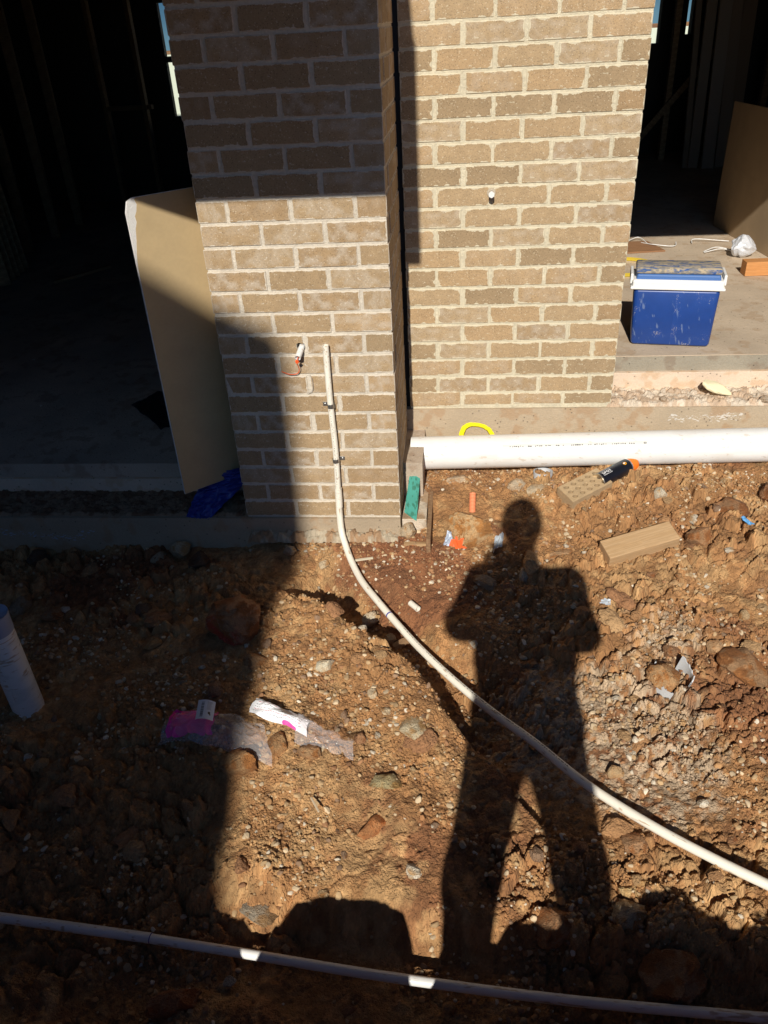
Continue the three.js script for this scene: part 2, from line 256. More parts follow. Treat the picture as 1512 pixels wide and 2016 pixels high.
// ---------- bricks ----------
const P_ = 0.086, BR = [0.375, 0.262, 0.145], MO_R = [0.64, 0.57, 0.41], MO_P = [0.64, 0.57, 0.46];
function brickTex(w, seed, mortar, haze, smear) {
  const h = 128, W = Math.round(w * 1.67), hh = hash(seed, 3), tone = 0.88 + 0.26 * hash(seed, 5), warm = (hash(seed, 7) - 0.5) * 0.08;
  return tex(W, h, (i, j) => {
    const x = i / 1.67, y = j / 1.67, X = x + seed * 311;         // millimetres
    const g = fbm(X / 3.2, y / 3.2, seed, 3), l = fbm(X / 45, y / 45, seed + 1, 3);
    let c = mulc(BR, tone * (0.66 + 0.34 * g + 0.24 * l + 0.16 * (hash(i, j, seed) - 0.5) + 0.16 * (vnoise(X / 1.6, y / 1.6, seed + 31) - 0.5) + 0.05)); c = [c[0] * (1 + warm), c[1], c[2] * (1 - warm)];
    const f = worley(X / 5.5, y / 5.5, seed + 2); if (f.id > 0.82 && f.f1 < 0.34) c = f.id > 0.95 ? mixc(c, [0.7, 0.6, 0.44], 0.5) : mulc(c, 0.66);
    if (haze) c = mixc(c, [0.62, 0.56, 0.47], haze * sm(0.3, 0.8, fbm(X / 34, y / 26, seed + 21, 4)) * (0.45 + 0.75 * vnoise(X / 1.6, y / 1.6, seed + 4)));
    const e = Math.min(x, w - x, y, 76 - y), top = 76 - y;
    const t = 1.0 + smear * 11 * Math.max(0, fbm(X / 22, y / 22, seed + 6, 3) - 0.42) * 2.2 + 2.2 * (vnoise(X / 2.2, y / 2.2, seed + 8) - 0.4) * smear;
    c = mixc(c, mulc(mortar, 0.92 + 0.12 * g), sm(t + 0.9, t - 0.5, e) * 0.92);
    const s = fbm(X / 14, y / 7, seed + 9, 4); c = mixc(c, mortar, sm(0.76, 0.82, s) * 0.7 * Math.min(1, smear + 0.3));
    return c;
  });
}
const brickBump = tex(384, 128, (i, j) => { const f = worley(i / 9, j / 9, 5); return 0.5 + 0.4 * (vnoise(i / 2.2, j / 2.2, 8) - 0.5) + 0.4 * (fbm(i / 7, j / 7, 3, 3) - 0.5) - (f.id > 0.85 && f.f1 < 0.3 ? 0.35 : 0); }, false);
function brickGeo(L, H, W, b = 0.0025) {
  const pos = [], uv = [], hx = L / 2, hy = H / 2, hz = W / 2, s = [-1, 1];
  const push = (...q) => q.forEach((v) => { pos.push(...v); });
  const quad = (a, b_, c, d) => push(a, b_, c, a, c, d);
  const P = (ax, sx, sy, sz) => [sx * (hx - (ax === 0 ? 0 : b)), sy * (hy - (ax === 1 ? 0 : b)), sz * (hz - (ax === 2 ? 0 : b))];
  for (const t of s) {
    quad(P(2, -t, -1, t), P(2, t, -1, t), P(2, t, 1, t), P(2, -t, 1, t));
    quad(P(0, t, -1, t), P(0, t, -1, -t), P(0, t, 1, -t), P(0, t, 1, t));
    quad(P(1, -1, t, t), P(1, 1, t, t), P(1, 1, t, -t), P(1, -1, t, -t));
  }
  const fix = (q, out) => { const n = V().subVectors(V(...q[1]), V(...q[0])).cross(V().subVectors(V(...q[2]), V(...q[0]))); return n.dot(out) < 0 ? [...q].reverse() : q; };
  for (const a of s) for (const c of s) {
    quad(...fix([P(2, -1, a, c), P(2, 1, a, c), P(1, 1, a, c), P(1, -1, a, c)], V(0, a, c)));
    quad(...fix([P(2, a, -1, c), P(2, a, 1, c), P(0, a, 1, c), P(0, a, -1, c)], V(a, 0, c)));
    quad(...fix([P(1, a, c, -1), P(1, a, c, 1), P(0, a, c, 1), P(0, a, c, -1)], V(a, c, 0)));
    for (const d of s) push(...fix([P(0, a, c, d), P(1, a, c, d), P(2, a, c, d)], V(a, c, d)));
  }
  const g = new THREE.BufferGeometry(); g.setAttribute('position', new THREE.Float32BufferAttribute(pos, 3)); g.computeVertexNormals();
  const n = g.attributes.normal;
  for (let i = 0; i < n.count; i++) { const x = Math.abs(n.getX(i)), y = Math.abs(n.getY(i)), z = Math.abs(n.getZ(i)), px = pos[i * 3], py = pos[i * 3 + 1], pz = pos[i * 3 + 2];
    if (z >= x - 0.01 && z >= y - 0.01) uv.push(px / L + 0.5, py / H + 0.5); else if (x >= y) uv.push(pz / W + 0.5, py / H + 0.5); else uv.push(px / L + 0.5, pz / W + 0.5); }
  g.setAttribute('uv', new THREE.Float32BufferAttribute(uv, 2)); return g;
}
const bm = (t) => new THREE.MeshStandardMaterial({ map: t, bumpMap: brickBump, bumpScale: 0.0016, roughness: 0.94 });
const brickSet = (mortar, smear, hazes) => ({ full: hazes.map((z, i) => bm(brickTex(230, 11 + i * 7 + Math.round(smear * 50), mortar, z, smear))), half: hazes.slice(0, 4).map((z, i) => bm(brickTex(110, 211 + i * 7 + Math.round(smear * 50), mortar, z, smear))) });
const setR = brickSet(MO_R, 0.95, [0, 0, 0.2, 0, 0, 0.42, 0, 0.32, 0.1]), setP = brickSet(MO_P, 0.55, [0, 0, 0.25, 0, 0.15, 0.5, 0, 0.42, 0.34]);
const GF = brickGeo(0.23, 0.076, 0.11), GH = brickGeo(0.11, 0.076, 0.11), GC = brickGeo(0.23, 0.056, 0.11), GCH = brickGeo(0.11, 0.056, 0.11), GL = brickGeo(0.25, 0.076, 0.11), GLH = brickGeo(0.134, 0.076, 0.11);
const mortarMap = (c, seed) => tex(512, 512, (i, j) => { const x = i / 512, y = j / 512, a = fbm(x * 12, y * 12, seed, 5, 12), b = vnoise(x * 170, y * 170, seed + 2, 170); return mulc(c, 0.78 + 0.3 * a + 0.18 * (b - 0.4)); });
const mortarMat = (c, s) => std([1, 1, 1], 0.97, { map: mortarMap(c, s), bumpMap: gritBump(3), bumpScale: 0.004 });
const mP = mortarMat(MO_P, 401), mR = mortarMat(MO_R, 402);
const RB = rng(77);
function lay(wall, set, geo, half, x, y, z, turn = 0, hazy) {
  const list = half ? set.half : set.full; let i = Math.floor(RB() * list.length); if (hazy !== undefined) i = hazy;
  const b = mesh('brick', geo, list[i % list.length], wall);
  b.position.set(x + (RB() - 0.5) * 0.0012, y + (RB() - 0.5) * 0.0016, z + (RB() - 0.5) * 0.0022); b.scale.x = 1 - (half ? 0.05 : 0.032) * RB(); b.rotation.set((RB() - 0.5) * 0.008, turn + (RB() - 0.5) * 0.005 + (RB() < 0.5 ? Math.PI : 0) * (half ? 0 : 1), (RB() - 0.5) * 0.005);
  return b;
}
const ROWS = 31, DEPTH = 0.591;
const pier = thing('brick_pier', 'brown brick pier in the middle with a cream conduit clipped to its face', 'brick pier', [0, 0, 0]);
let holed;
for (let k = 0; k < ROWS; k++) {
  const y = k * P_ + 0.043, B = k % 2;
  const hz = (x) => (k > 9 && k < 16 && x > 0.4 ? [5, 7, 8, 2][Math.floor(RB() * 4)] : undefined);
  if (!B) {
    for (let i = 0; i < 3; i++) lay(pier, setP, GF, 0, 0.115 + i * 0.24, y, -0.055, 0, hz(0.115 + i * 0.24));
    for (const x of [0.655, 0.055]) for (let i = 0; i < 2; i++) lay(pier, setP, GF, 0, x, y, -0.235 - i * 0.24, Math.PI / 2);
  } else {
    for (let i = 0; i < 2; i++) { const b = lay(pier, setP, GF, 0, 0.235 + i * 0.24, y, -0.055, 0, hz(0.235 + i * 0.24)); if (k === 9 && i === 0) holed = b; }
    for (const x of [0.655, 0.055]) { for (let i = 0; i < 2; i++) lay(pier, setP, GF, 0, x, y, -0.115 - i * 0.24, Math.PI / 2); lay(pier, setP, GH, 1, x, y, -0.535, 0); }
  }
}
const HOLE = V(0.337, 0.806, 0);
{ // the ragged hole drilled through one brick
  const ev = new Evaluator(); ev.useGroups = false; ev.attributes = ['position', 'normal', 'uv'];
  const cutter = (l) => { const g = new THREE.CylinderGeometry(0.021, 0.017, l, 11); g.rotateX(Math.PI / 2); const p = g.attributes.position; for (let i = 0; i < p.count; i++) { const k = 1 + 0.22 * (hash(Math.round(Math.atan2(p.getY(i), p.getX(i)) * 1.75), 5) - 0.5); p.setXY(i, p.getX(i) * k, p.getY(i) * k); } return g; };
  const c = new Brush(cutter(0.22)); c.position.copy(HOLE); c.updateMatrixWorld();
  holed.position.set(0.235, 9 * P_ + 0.043, -0.055); holed.rotation.set(0, 0, 0); holed.updateMatrixWorld();
  const b = new Brush(holed.geometry); b.position.copy(holed.position); b.updateMatrixWorld();
  const r = ev.evaluate(b, c, SUBTRACTION); holed.geometry = r.geometry;
  const core = new Brush(uvMetres(boxAt(0.0045, 0.7055, -0.004, ROWS * P_, -DEPTH, -0.0042, 2))); core.updateMatrixWorld();
  const m = ev.evaluate(core, c, SUBTRACTION); mesh('mortar', m.geometry, mP, pier);
}
const wall = thing('brick_wall', 'sunlit brown brick wall with cream joints, right of the pier', 'brick wall', [0, 0, 0]);
for (let k = 3; k < ROWS; k++) {
  const y = k * P_ + 0.043 + (k === 3 ? 0.01 : 0), z = -DEPTH - 0.055, gf = k === 3 ? GC : GF, gh = k === 3 ? GCH : GH, xr = 1.7017;
  const hz = (x) => (k > 8 && k < 18 && x > 1.15 && RB() < 0.3 ? (RB() < 0.5 ? 5 : 7) : undefined);
  if (k % 2) for (let i = 0; i < 4; i++) { const x = xr - 0.115 - i * 0.24; lay(wall, setR, i === 3 ? GL : gf, 0, i === 3 ? 0.8515 : x, y, z, 0, hz(x)); }
  else { lay(wall, setR, gh, 1, xr - 0.055, y, z); for (let i = 0; i < 3; i++) { const x = xr - 0.235 - i * 0.24; lay(wall, setR, gf, 0, x, y, z, 0, hz(x)); } lay(wall, setR, k === 3 ? GCH : GLH, 1, 0.7935, y, z); }
}
mesh('mortar', uvMetres(boxAt(0.7305, 1.6975, 0.262, ROWS * P_, -DEPTH - 0.106, -DEPTH - 0.0035, 2)), mR, wall);
mesh('control_joint', boxAt(0.7056, 0.7304, 0.0, ROWS * P_, -DEPTH - 0.1, -DEPTH - 0.03), M.black, wall);

// ---------- footings, slabs, formwork ----------
struct('concrete_footing', boxAt(-4.5, 0.708, -0.7, -0.0042, -0.56, 0.012), M.footing);
struct('concrete_footing', boxAt(0.71, 5.2, -0.5, 0.262, -0.98, -0.583), M.footing);
struct('floor_slab', boxAt(-5.2, 0.8, -0.3, 0.15, -7.3, -0.235), std([1, 1, 1], 0.95, { map: concreteMap([0.5, 0.4, 0.3], 161, [0.3, 0.2, 0.13]), bumpMap: gritBump(1), bumpScale: 0.003 }));
struct('floor_slab', boxAt(0.8, 5.2, -0.2, 0.45, -7.3, -0.775), M.slab);
function board(name, label, x0, x1, y0, y1, z0, z1, mat, cat = 'board') { const o = mesh(name, chamferAt(x0, x1, y0, y1, z0, z1, 0.003), mat); return tag(o, label, cat); }
struct('slab_edge', boxAt(0.81, 5.2, 0.372, 0.446, -0.7749, -0.7715), M.slabEdge);
board('formwork_board', 'long tan formwork plank under the shaded slab edge at left', -4.4, -0.01, -0.06, 0.078, -0.234, -0.212, M.formwork);
board('formwork_board', 'pale sunlit formwork plank under the slab edge below the cooler', 1.71, 5.1, 0.25, 0.372, -0.774, -0.748, M.formwork);
// crumbled mortar lying along the two ledges
function rubble(name, label, x0, x1, z0, z1, y0, amp, seed, mat, cat) {
  const d = 0.006, nx = Math.round((x1 - x0) / d), nz = Math.round((z1 - z0) / d), g = new THREE.PlaneGeometry(x1 - x0, z1 - z0, nx, nz); g.rotateX(-Math.PI / 2); g.translate((x0 + x1) / 2, 0, (z0 + z1) / 2);
  const p = g.attributes.position, uv = g.attributes.uv;
  for (let i = 0; i < p.count; i++) {
    const x = p.getX(i), z = p.getZ(i), w = worley(x * 34, z * 34, seed), a = w.id * sm(0.02, 0.16, w.f2 - w.f1), w2 = worley(x * 90, z * 90, seed + 5), e = Math.min((x - x0) / 0.03, (x1 - x) / 0.03, 1), back = (z1 - z) / (z1 - z0);
    p.setY(i, y0 - 0.02 + (0.02 + amp * (0.25 + 0.5 * back) + amp * 0.9 * a + 0.009 * w2.id * (1 - w2.f1) + amp * 0.5 * (fbm(x * 4, z * 4, seed, 3) - 0.4)) * Math.min(1, Math.max(0, e) + 0.2) * sm(0, 0.02, z1 - z + 0.008)); uv.setXY(i, x * 2, z * 2);
  }
  g.computeVertexNormals(); const o = mesh(name, g, mat); o.userData.kind = 'stuff'; o.name = numbered(name); o.userData.label = label; o.userData.category = cat; scene.add(o); return o;
}
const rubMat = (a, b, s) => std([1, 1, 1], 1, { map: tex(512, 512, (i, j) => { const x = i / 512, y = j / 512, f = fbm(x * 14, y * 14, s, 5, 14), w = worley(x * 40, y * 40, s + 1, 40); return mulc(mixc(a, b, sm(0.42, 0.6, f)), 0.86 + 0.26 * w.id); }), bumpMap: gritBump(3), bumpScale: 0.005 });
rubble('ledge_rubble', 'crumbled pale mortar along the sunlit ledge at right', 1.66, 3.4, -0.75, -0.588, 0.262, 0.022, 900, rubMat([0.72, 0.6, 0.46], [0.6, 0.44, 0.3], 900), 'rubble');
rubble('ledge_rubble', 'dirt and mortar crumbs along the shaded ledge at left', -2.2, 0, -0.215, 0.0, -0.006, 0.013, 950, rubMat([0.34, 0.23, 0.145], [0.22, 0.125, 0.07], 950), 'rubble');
rubble('base_rubble', 'lumpy grey mortar droppings at the foot of the pier', -0.0, 0.71, -0.01, 0.055, -0.1, 0.03, 970, rubMat([0.5, 0.42, 0.3], [0.4, 0.25, 0.14], 970), 'rubble');

// ---------- the rest of the house: rooms, roof and eaves that shade them ----------
const house = thing('house_shell', 'unlined dark house frame with rooms, roof and eaves behind the brickwork', 'house');
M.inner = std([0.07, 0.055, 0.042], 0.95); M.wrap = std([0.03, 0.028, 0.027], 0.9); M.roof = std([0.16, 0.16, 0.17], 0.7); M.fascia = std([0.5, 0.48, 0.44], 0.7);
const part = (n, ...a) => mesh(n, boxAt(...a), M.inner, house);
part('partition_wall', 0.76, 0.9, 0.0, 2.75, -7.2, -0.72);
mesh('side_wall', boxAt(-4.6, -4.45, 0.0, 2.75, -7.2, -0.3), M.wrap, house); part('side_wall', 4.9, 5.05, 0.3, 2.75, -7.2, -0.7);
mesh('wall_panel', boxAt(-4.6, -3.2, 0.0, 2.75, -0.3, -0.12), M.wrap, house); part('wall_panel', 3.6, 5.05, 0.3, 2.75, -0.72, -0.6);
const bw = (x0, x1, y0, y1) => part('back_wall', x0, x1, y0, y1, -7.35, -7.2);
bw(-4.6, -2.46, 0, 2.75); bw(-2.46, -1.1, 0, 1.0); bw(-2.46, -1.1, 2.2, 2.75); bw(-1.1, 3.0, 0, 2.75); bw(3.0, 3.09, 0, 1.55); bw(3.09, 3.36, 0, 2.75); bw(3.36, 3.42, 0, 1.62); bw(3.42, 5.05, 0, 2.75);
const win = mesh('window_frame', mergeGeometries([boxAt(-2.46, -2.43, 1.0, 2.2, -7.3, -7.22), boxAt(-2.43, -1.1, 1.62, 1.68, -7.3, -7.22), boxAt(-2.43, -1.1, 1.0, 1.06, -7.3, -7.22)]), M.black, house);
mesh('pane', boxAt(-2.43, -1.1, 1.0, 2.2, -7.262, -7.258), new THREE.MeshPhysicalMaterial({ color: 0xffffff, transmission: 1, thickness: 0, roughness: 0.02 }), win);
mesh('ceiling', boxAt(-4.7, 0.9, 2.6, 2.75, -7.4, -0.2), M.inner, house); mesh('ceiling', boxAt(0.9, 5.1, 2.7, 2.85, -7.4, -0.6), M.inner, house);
mesh('roof', boxAt(-4.8, 5.3, 2.92, 3.1, -7.6, -0.04), M.roof, house);
{ const porch = mesh('porch_roof', boxAt(-4.8, 0.665, 2.62, 2.95, -0.25, 1.62), M.roof, house); mesh('fascia', boxAt(-4.8, 0.675, 2.5, 3.35, 1.62, 1.65), M.fascia, porch); mesh('porch_gable', boxAt(0.64, 0.67, 2.95, 3.35, -0.04, 1.615), M.fascia, porch); }
{ const eave = mesh('eave_soffit', boxAt(0.74, 5.3, 2.72, 2.9, -0.6, -0.02), M.fascia, house); mesh('gutter', boxAt(0.74, 5.3, 2.67, 2.8, -0.0195, 0.06), M.fascia, eave); }
// bare studs in both rooms
for (let i = 0; i < 9; i++) { const z = -1.0 - i * 0.6; mesh('stud', chamferAt(-3.3, -3.21, 0.15, 2.6, z - 0.045, z, 0.002), M.darkTimber, house); }
for (let i = 0; i < 8; i++) { const x = -3.0 + i * 0.45 + (x0 => x0)(0); mesh('stud', chamferAt(x, x + 0.045, 0.15, 2.6, -6.6, -6.51, 0.002), M.darkTimber, house); }
mesh('nogging', chamferAt(-3.0, -2.45, 1.2, 1.245, -6.6, -6.52, 0.002), M.darkTimber, house);
for (const x of [2.1, 2.55, 3.12, 3.6, 4.1]) mesh('stud', chamferAt(x, x + 0.06, 0.45, 2.7, -6.75, -6.66, 0.002), M.timber, house);
mesh('brace', (() => { const g = chamferBox(0.06, 1.5, 0.03, 0.002); g.rotateZ(-0.7); g.translate(3.35, 1.25, -6.6); return g; })(), M.timber, house);
// what shows through the back windows, and the neighbour that throws the soft shade
board('garden_fence', 'pale sunlit fence seen through the narrow back window', -6, 6, -0.3, 1.62, -11.1, -11.0, std([0.62, 0.68, 0.55], 0.8), 'fence');
const nb = thing('neighbour_house', 'tall house behind the photographer that casts the soft shade at left', 'house', [0, 0, 0]);
M.render_ = std([0.5, 0.47, 0.42], 0.9);
{
  const z0 = 0, t = 6.85, sx = -0.27; nb.position.set(-0.28, 0, 10); nb.rotation.y = -0.055;   // its side wall lies along the sun's bearing
  const s = new THREE.Shape(); [[-10, -0.2], [0.45 + sx, -0.2], [0.45 + sx, -1.9 + t], [0.41 + sx, -1.47 + t], [0.33 + sx, -0.86 + t], [0.27 + sx, -0.4 + t], [0.27 + sx, 0.775 + t], [-0.3 + sx, 1.06 + t], [-0.3 + sx, 2.1 + t], [-10, 2.1 + t]].forEach(([x, y], i) => (i ? s.lineTo(x, y) : s.moveTo(x, y)));
  const g = new THREE.ExtrudeGeometry(s, { depth: 5, bevelEnabled: false }); g.translate(0, 0, z0); mesh('wall', uvMetres(g), M.render_, nb);
  for (let f = 0; f < 2; f++) for (let i = 0; i < 3; i++) { const w = mesh('window', boxAt(-8.6 + i * 2.9, -7.2 + i * 2.9, 1 + f * 2.9, 2.4 + f * 2.9, z0 - 0.05, z0 - 0.003), M.fascia, nb); mesh('pane', boxAt(-8.52 + i * 2.9, -7.28 + i * 2.9, 1.08 + f * 2.9, 2.32 + f * 2.9, z0 - 0.056, z0 - 0.051), std([0.03, 0.04, 0.05], 0.08), w); }
  const rf = new THREE.BoxGeometry(0.6, 0.05, 5.2); rf.rotateZ(-0.463); rf.translate(-0.03 + sx, 0.9 + t, z0 + 2.5); mesh('lean_to_roof', rf, M.roof, nb);
}
const SPIN = -0.57;
const PERSON = (() => {
  const hl = [1.0, 1.36, 3.32], hr = [1.165, 1.36, 3.32], kl = [0.925, 0.95, 3.29], kr = [1.235, 0.95, 3.27], al = [0.905, 0.54, 3.34], ar = [1.27, 0.54, 3.32];
  const sl = [0.905, 1.955, 3.33], sr = [1.255, 1.94, 3.33], el = [0.835, 1.69, 3.24], er = [1.305, 1.655, 3.23], wl = [0.912, 1.79, 3.13], wr = [1.06, 1.785, 3.125];
  const bones = [[hl, kl, 0.112, 0.078], [kl, al, 0.078, 0.06], [hr, kr, 0.112, 0.078], [kr, ar, 0.078, 0.06],
    [[al[0], 0.49, al[2] + 0.04], [al[0] - 0.02, 0.487, al[2] - 0.16], 0.05, 0.042], [[ar[0], 0.49, ar[2] + 0.04], [ar[0] + 0.02, 0.487, ar[2] - 0.16], 0.05, 0.042],
    [[1.083, 1.4, 3.33], [1.08, 1.62, 3.335], 0.125, 0.12, [0.66, 1]], [[1.08, 1.62, 3.335], [1.08, 1.86, 3.335], 0.12, 0.13, [0.68, 1.05]], [[1.0, 1.93, 3.33], [1.16, 1.92, 3.33], 0.085, 0.085],
    [sl, el, 0.076, 0.064], [el, wl, 0.058, 0.034], [sr, er, 0.076, 0.062], [er, wr, 0.056, 0.034], [[1.08, 1.98, 3.325], [1.073, 2.08, 3.3], 0.064, 0.058]];
  const hand = (s, w) => { const x0 = 0.986 + s * 0.046; const palm = [x0 + s * 0.012, 1.83, 3.085]; const fingers = [0, 1, 2, 3].map((i) => [[palm[0], 1.815 + i * 0.017, 3.085 - i * 0.008], [x0 + s * 0.012, 1.815 + i * 0.019, 3.058 - i * 0.01], [x0 - s * 0.004, 1.813 + i * 0.019, 3.04 - i * 0.01], [x0 - s * (0.018 + 0.004 * (i % 2)), 1.81 + i * 0.019, 3.042 - i * 0.01]]); fingers.push([[palm[0], 1.83, 3.1], [x0 + s * 0.004, 1.85, 3.09], [x0 - s * 0.022, 1.868, 3.068]]); return [w, palm, fingers]; };
  return { bones, head: [1.07, 2.2, 3.27], hands: [hand(-1, wl), hand(1, wr)] };
})();

// ---------- loose stones ----------
const gy = (x, z) => soilHeight(x, z);
const small = (g, k) => { const u = g.attributes.uv; for (let i = 0; i < u.count; i++) u.setXY(i, u.getX(i) * k + 0.13, u.getY(i) * k + 0.29); return g; };   // uv in metres once the unit stone is scaled down
const variants = [0, 1, 2, 3, 4, 5].map((i) => small(rockGeo(500 + i, 1, 0.72, 0.85, 1, 0.3, 6), 0.02));
const RC = [[0.62, 0.42, 0.22], [0.78, 0.6, 0.38], [0.46, 0.235, 0.11], [0.84, 0.73, 0.56], [0.4, 0.25, 0.15], [0.54, 0.3, 0.13]];
const stoneMats = RC.map(stone);
{ // soil crumbs and gravel: beyond counting
  const R = rng(4242), q = new THREE.Quaternion(), m4 = new THREE.Matrix4(), eu = new THREE.Euler();
  const crumb = [0, 1].map((i) => rockGeo(560 + i, 1, 0.8, 0.9, 0, 0.3, 3));
  const field = (name, label, cat, geo, n, size, colour, mat, dens) => {
    const im = new THREE.InstancedMesh(geo, mat, n), c = new THREE.Color(); let k = 0, guard = 0;
    while (k < n && guard++ < n * 12) {
      const x = -1.45 + R() * 4.05, z = -0.56 + R() * 2.75; if (z < 0.02 && x < 0.72) continue; if (R() > dens(x, z)) continue;
      const s = size(R), y = gy(x, z) + s * 0.25; q.setFromEuler(eu.set((R() - 0.5) * 1.2, R() * 6.28, (R() - 0.5) * 1.2));
      m4.compose(V(x, y, z), q, V(s * (0.8 + 0.5 * R()), s * (0.7 + 0.4 * R()), s * (0.8 + 0.5 * R()))); im.setMatrixAt(k, m4);
      const cc = colour(R, x, z); im.setColorAt(k, c.setRGB(...cc)); k++;
    }
    im.count = k; im.name = numbered(name); im.castShadow = im.receiveShadow = true; im.userData = { kind: 'stuff', label, category: cat }; scene.add(im);
  };
  const plain = std([1, 1, 1], 1);
  const dens = (x, z) => 0.06 + 1.1 * sm(0.44, 0.66, fbm(x * 4.3, z * 4.3, 610, 3)) ** 1.5 + 0.6 * Math.exp(-(((x - 0.6) ** 2 + (z - 0.9) ** 2) / 0.15));
  const earth = (R, x, z) => mulc(soilColour(x, z), 0.6 + 0.35 * R());
  for (const [i, n, s] of [[0, 30000, 0.0052], [1, 14000, 0.0085]]) field('soil_crumbs', 'loose brown soil crumbs scattered over the dug ground', 'soil', crumb[i], n, (r) => s * (0.45 + 0.9 * r() * r()), earth, plain, dens);
  for (let i = 0; i < 4; i++) field('gravel', 'small mixed gravel scattered through the brown soil', 'gravel', variants[i], 2300, (r) => 0.004 + 0.009 * r() ** 2, (r) => mulc(RC[[0, 0, 1, 2, 3, 4, 5, 5, 0, 1][Math.floor(r() * 10)]], 0.55 + 0.3 * r()), plain, dens);
}
{ // the stones one can pick out, the size of a walnut or more
  const R = rng(919), kinds = ['tan', 'pale tan', 'reddish brown', 'chalky white', 'dark grey brown', 'rusty brown'];
  let n = 0, guard = 0;
  while (n < 260 && guard++ < 4000) {
    const x = -1.35 + R() * 3.9, z = -0.3 + R() * 2.35; if (z < 0.08 && x < 0.75) continue;
    const lump = 0.05 + sm(0.42, 0.62, fbm(x * 2.6, z * 2.6, 611, 3)) + 0.8 * Math.exp(-(((x + 0.4) ** 2 + (z - 0.5) ** 2) / 0.2)); if (R() > lump) continue;
    const s = 0.009 + 0.02 * R() ** 2.4, k = Math.floor(R() * 6);
    const o = mesh('small_stone', variants[Math.floor(R() * 6)], stoneMats[k]); o.position.set(x, gy(x, z) + s * 0.12, z); o.rotation.set(R() - 0.5, R() * 6, R() - 0.5); o.scale.set(s * (0.8 + 0.5 * R()), s, s * (0.8 + 0.5 * R()));
    const zone = z > 1.72 ? 'in the shaded run by the foreground pipe' : x < 0.22 ? 'on the shaded soil at left' : x < 0.9 && z > 0.5 ? 'on the sunlit mound' : x < 0.95 ? 'beside the conduit bend' : z < 0.25 ? 'on the soil below the drain pipe' : x < 1.45 ? 'around the figure shadow' : 'on the sunlit soil at right', big = s > 0.017 ? 'walnut sized' : 'small';
    tag(o, `${big} ${kinds[k]} stone ${zone}`, 'stone', `${big} ${kinds[k]} stones ${zone}`); n++;
  }
}
function rock(label, x, z, [sx, sy, sz], c, seed, sink = 0.25, turn = 0, tilt = 0, name = 'rock') {
  const o = mesh(name, rockGeo(seed, sx * 1.04, sy, sz * 1.04, 10, 0.36, 7), stone([c[0] * 1.22, c[1] * 1.17, c[2] * 1.05])); o.position.set(x, baseHeight(x, z) + 0.006 + sy * (1 - 2 * sink - 0.22), z); o.rotation.set(tilt, turn, tilt * 0.6); return tag(o, label, 'rock');
}
const tan = [0.42, 0.27, 0.15], brown = [0.32, 0.18, 0.095], ochre = [0.5, 0.32, 0.15], chalk = [0.66, 0.58, 0.45], red = [0.34, 0.13, 0.07], greyb = [0.34, 0.27, 0.2];
{ // boulder with pink sprayed marks
  const o = rock('large reddish brown boulder with pink paint marks in the shade', 0.1, 0.66, [0.125, 0.105, 0.11], [0.4, 0.22, 0.12], 31, 0.2, 0.4, 0.1, 'boulder');
  const p = o.geometry.attributes.position, c = new Float32Array(p.count * 3);
  for (let i = 0; i < p.count; i++) { const k = sm(0.45, 0.6, fbm(p.getX(i) * 28 + 5, p.getY(i) * 28 + p.getZ(i) * 12, 88, 3)) * sm(0.02, -0.04, p.getX(i)) * sm(-0.01, 0.03, p.getZ(i)); c.set(mixc([1, 1, 1], [1.5, 0.55, 0.75], k), i * 3); }
  o.geometry.setAttribute('color', new THREE.BufferAttribute(c, 3)); o.material = o.material.clone(); o.material.vertexColors = true;
}
rock('broken pale mortar lump against the footing in the shade', -0.33, 0.06, [0.062, 0.05, 0.042], [0.5, 0.42, 0.31], 32, 0.15);
rock('flat pale mortar piece below the shaded footing', -0.42, 0.1, [0.045, 0.026, 0.03], [0.48, 0.4, 0.3], 33, 0.15, 1);
rock('dark brown rock beside the pale mortar lump', -0.2, 0.16, [0.062, 0.052, 0.05], [0.17, 0.105, 0.065], 34, 0.15, 2);
rock('rounded rusty stone right of the taped pipe', -0.75, 0.52, [0.055, 0.033, 0.036], [0.42, 0.24, 0.13], 35, 0.2);
rock('rough grey brown rock behind the taped pipe', -0.92, 0.46, [0.06, 0.04, 0.045], greyb, 36, 0.2, 1.4);
rock('dark clod against the footing at the far left', -1.02, 0.1, [0.05, 0.05, 0.04], [0.14, 0.09, 0.06], 37, 0.2);
rock('long tan stone lying flat in the left shade', -0.23, 0.72, [0.035, 0.018, 0.02], ochre, 38, 0.2, 0.6);
rock('brown rock in the shade left of the sunlit mound', 0.1, 1.0, [0.036, 0.03, 0.032], [0.32, 0.2, 0.13], 39, 0.2, 2.2);
rock('dark grey flaky rock in the middle of the left shade', -0.35, 0.5, [0.04, 0.028, 0.035], [0.17, 0.12, 0.085], 40, 0.2, 0.9);
rock('white chalky stone on top of the sunlit mound', 0.49, 0.9, [0.038, 0.02, 0.024], [0.72, 0.67, 0.55], 41, 0.12, 0.2);
rock('pale broken slab set in the mound beside the figure shadow', 0.82, 1.17, [0.045, 0.02, 0.06], [0.6, 0.52, 0.38], 42, 0.3, 0.7);
rock('round brown clod in front of the plastic wrapper', 0.27, 1.32, [0.06, 0.05, 0.045], [0.42, 0.255, 0.13], 43, 0.2, 0.3);
rock('brown lump inside the wrapper end', 0.49, 1.27, [0.042, 0.032, 0.034], [0.42, 0.26, 0.14], 44, 0.25);
rock('brown clod under the white leaflet', 0.38, 1.24, [0.045, 0.035, 0.035], [0.4, 0.24, 0.12], 45, 0.3, 1.7);
rock('flat grey slate stone at the lit edge near the lower pipe', 0.4, 1.73, [0.075, 0.018, 0.036], [0.31, 0.27, 0.22], 46, 0.2, -0.35, 0.1);
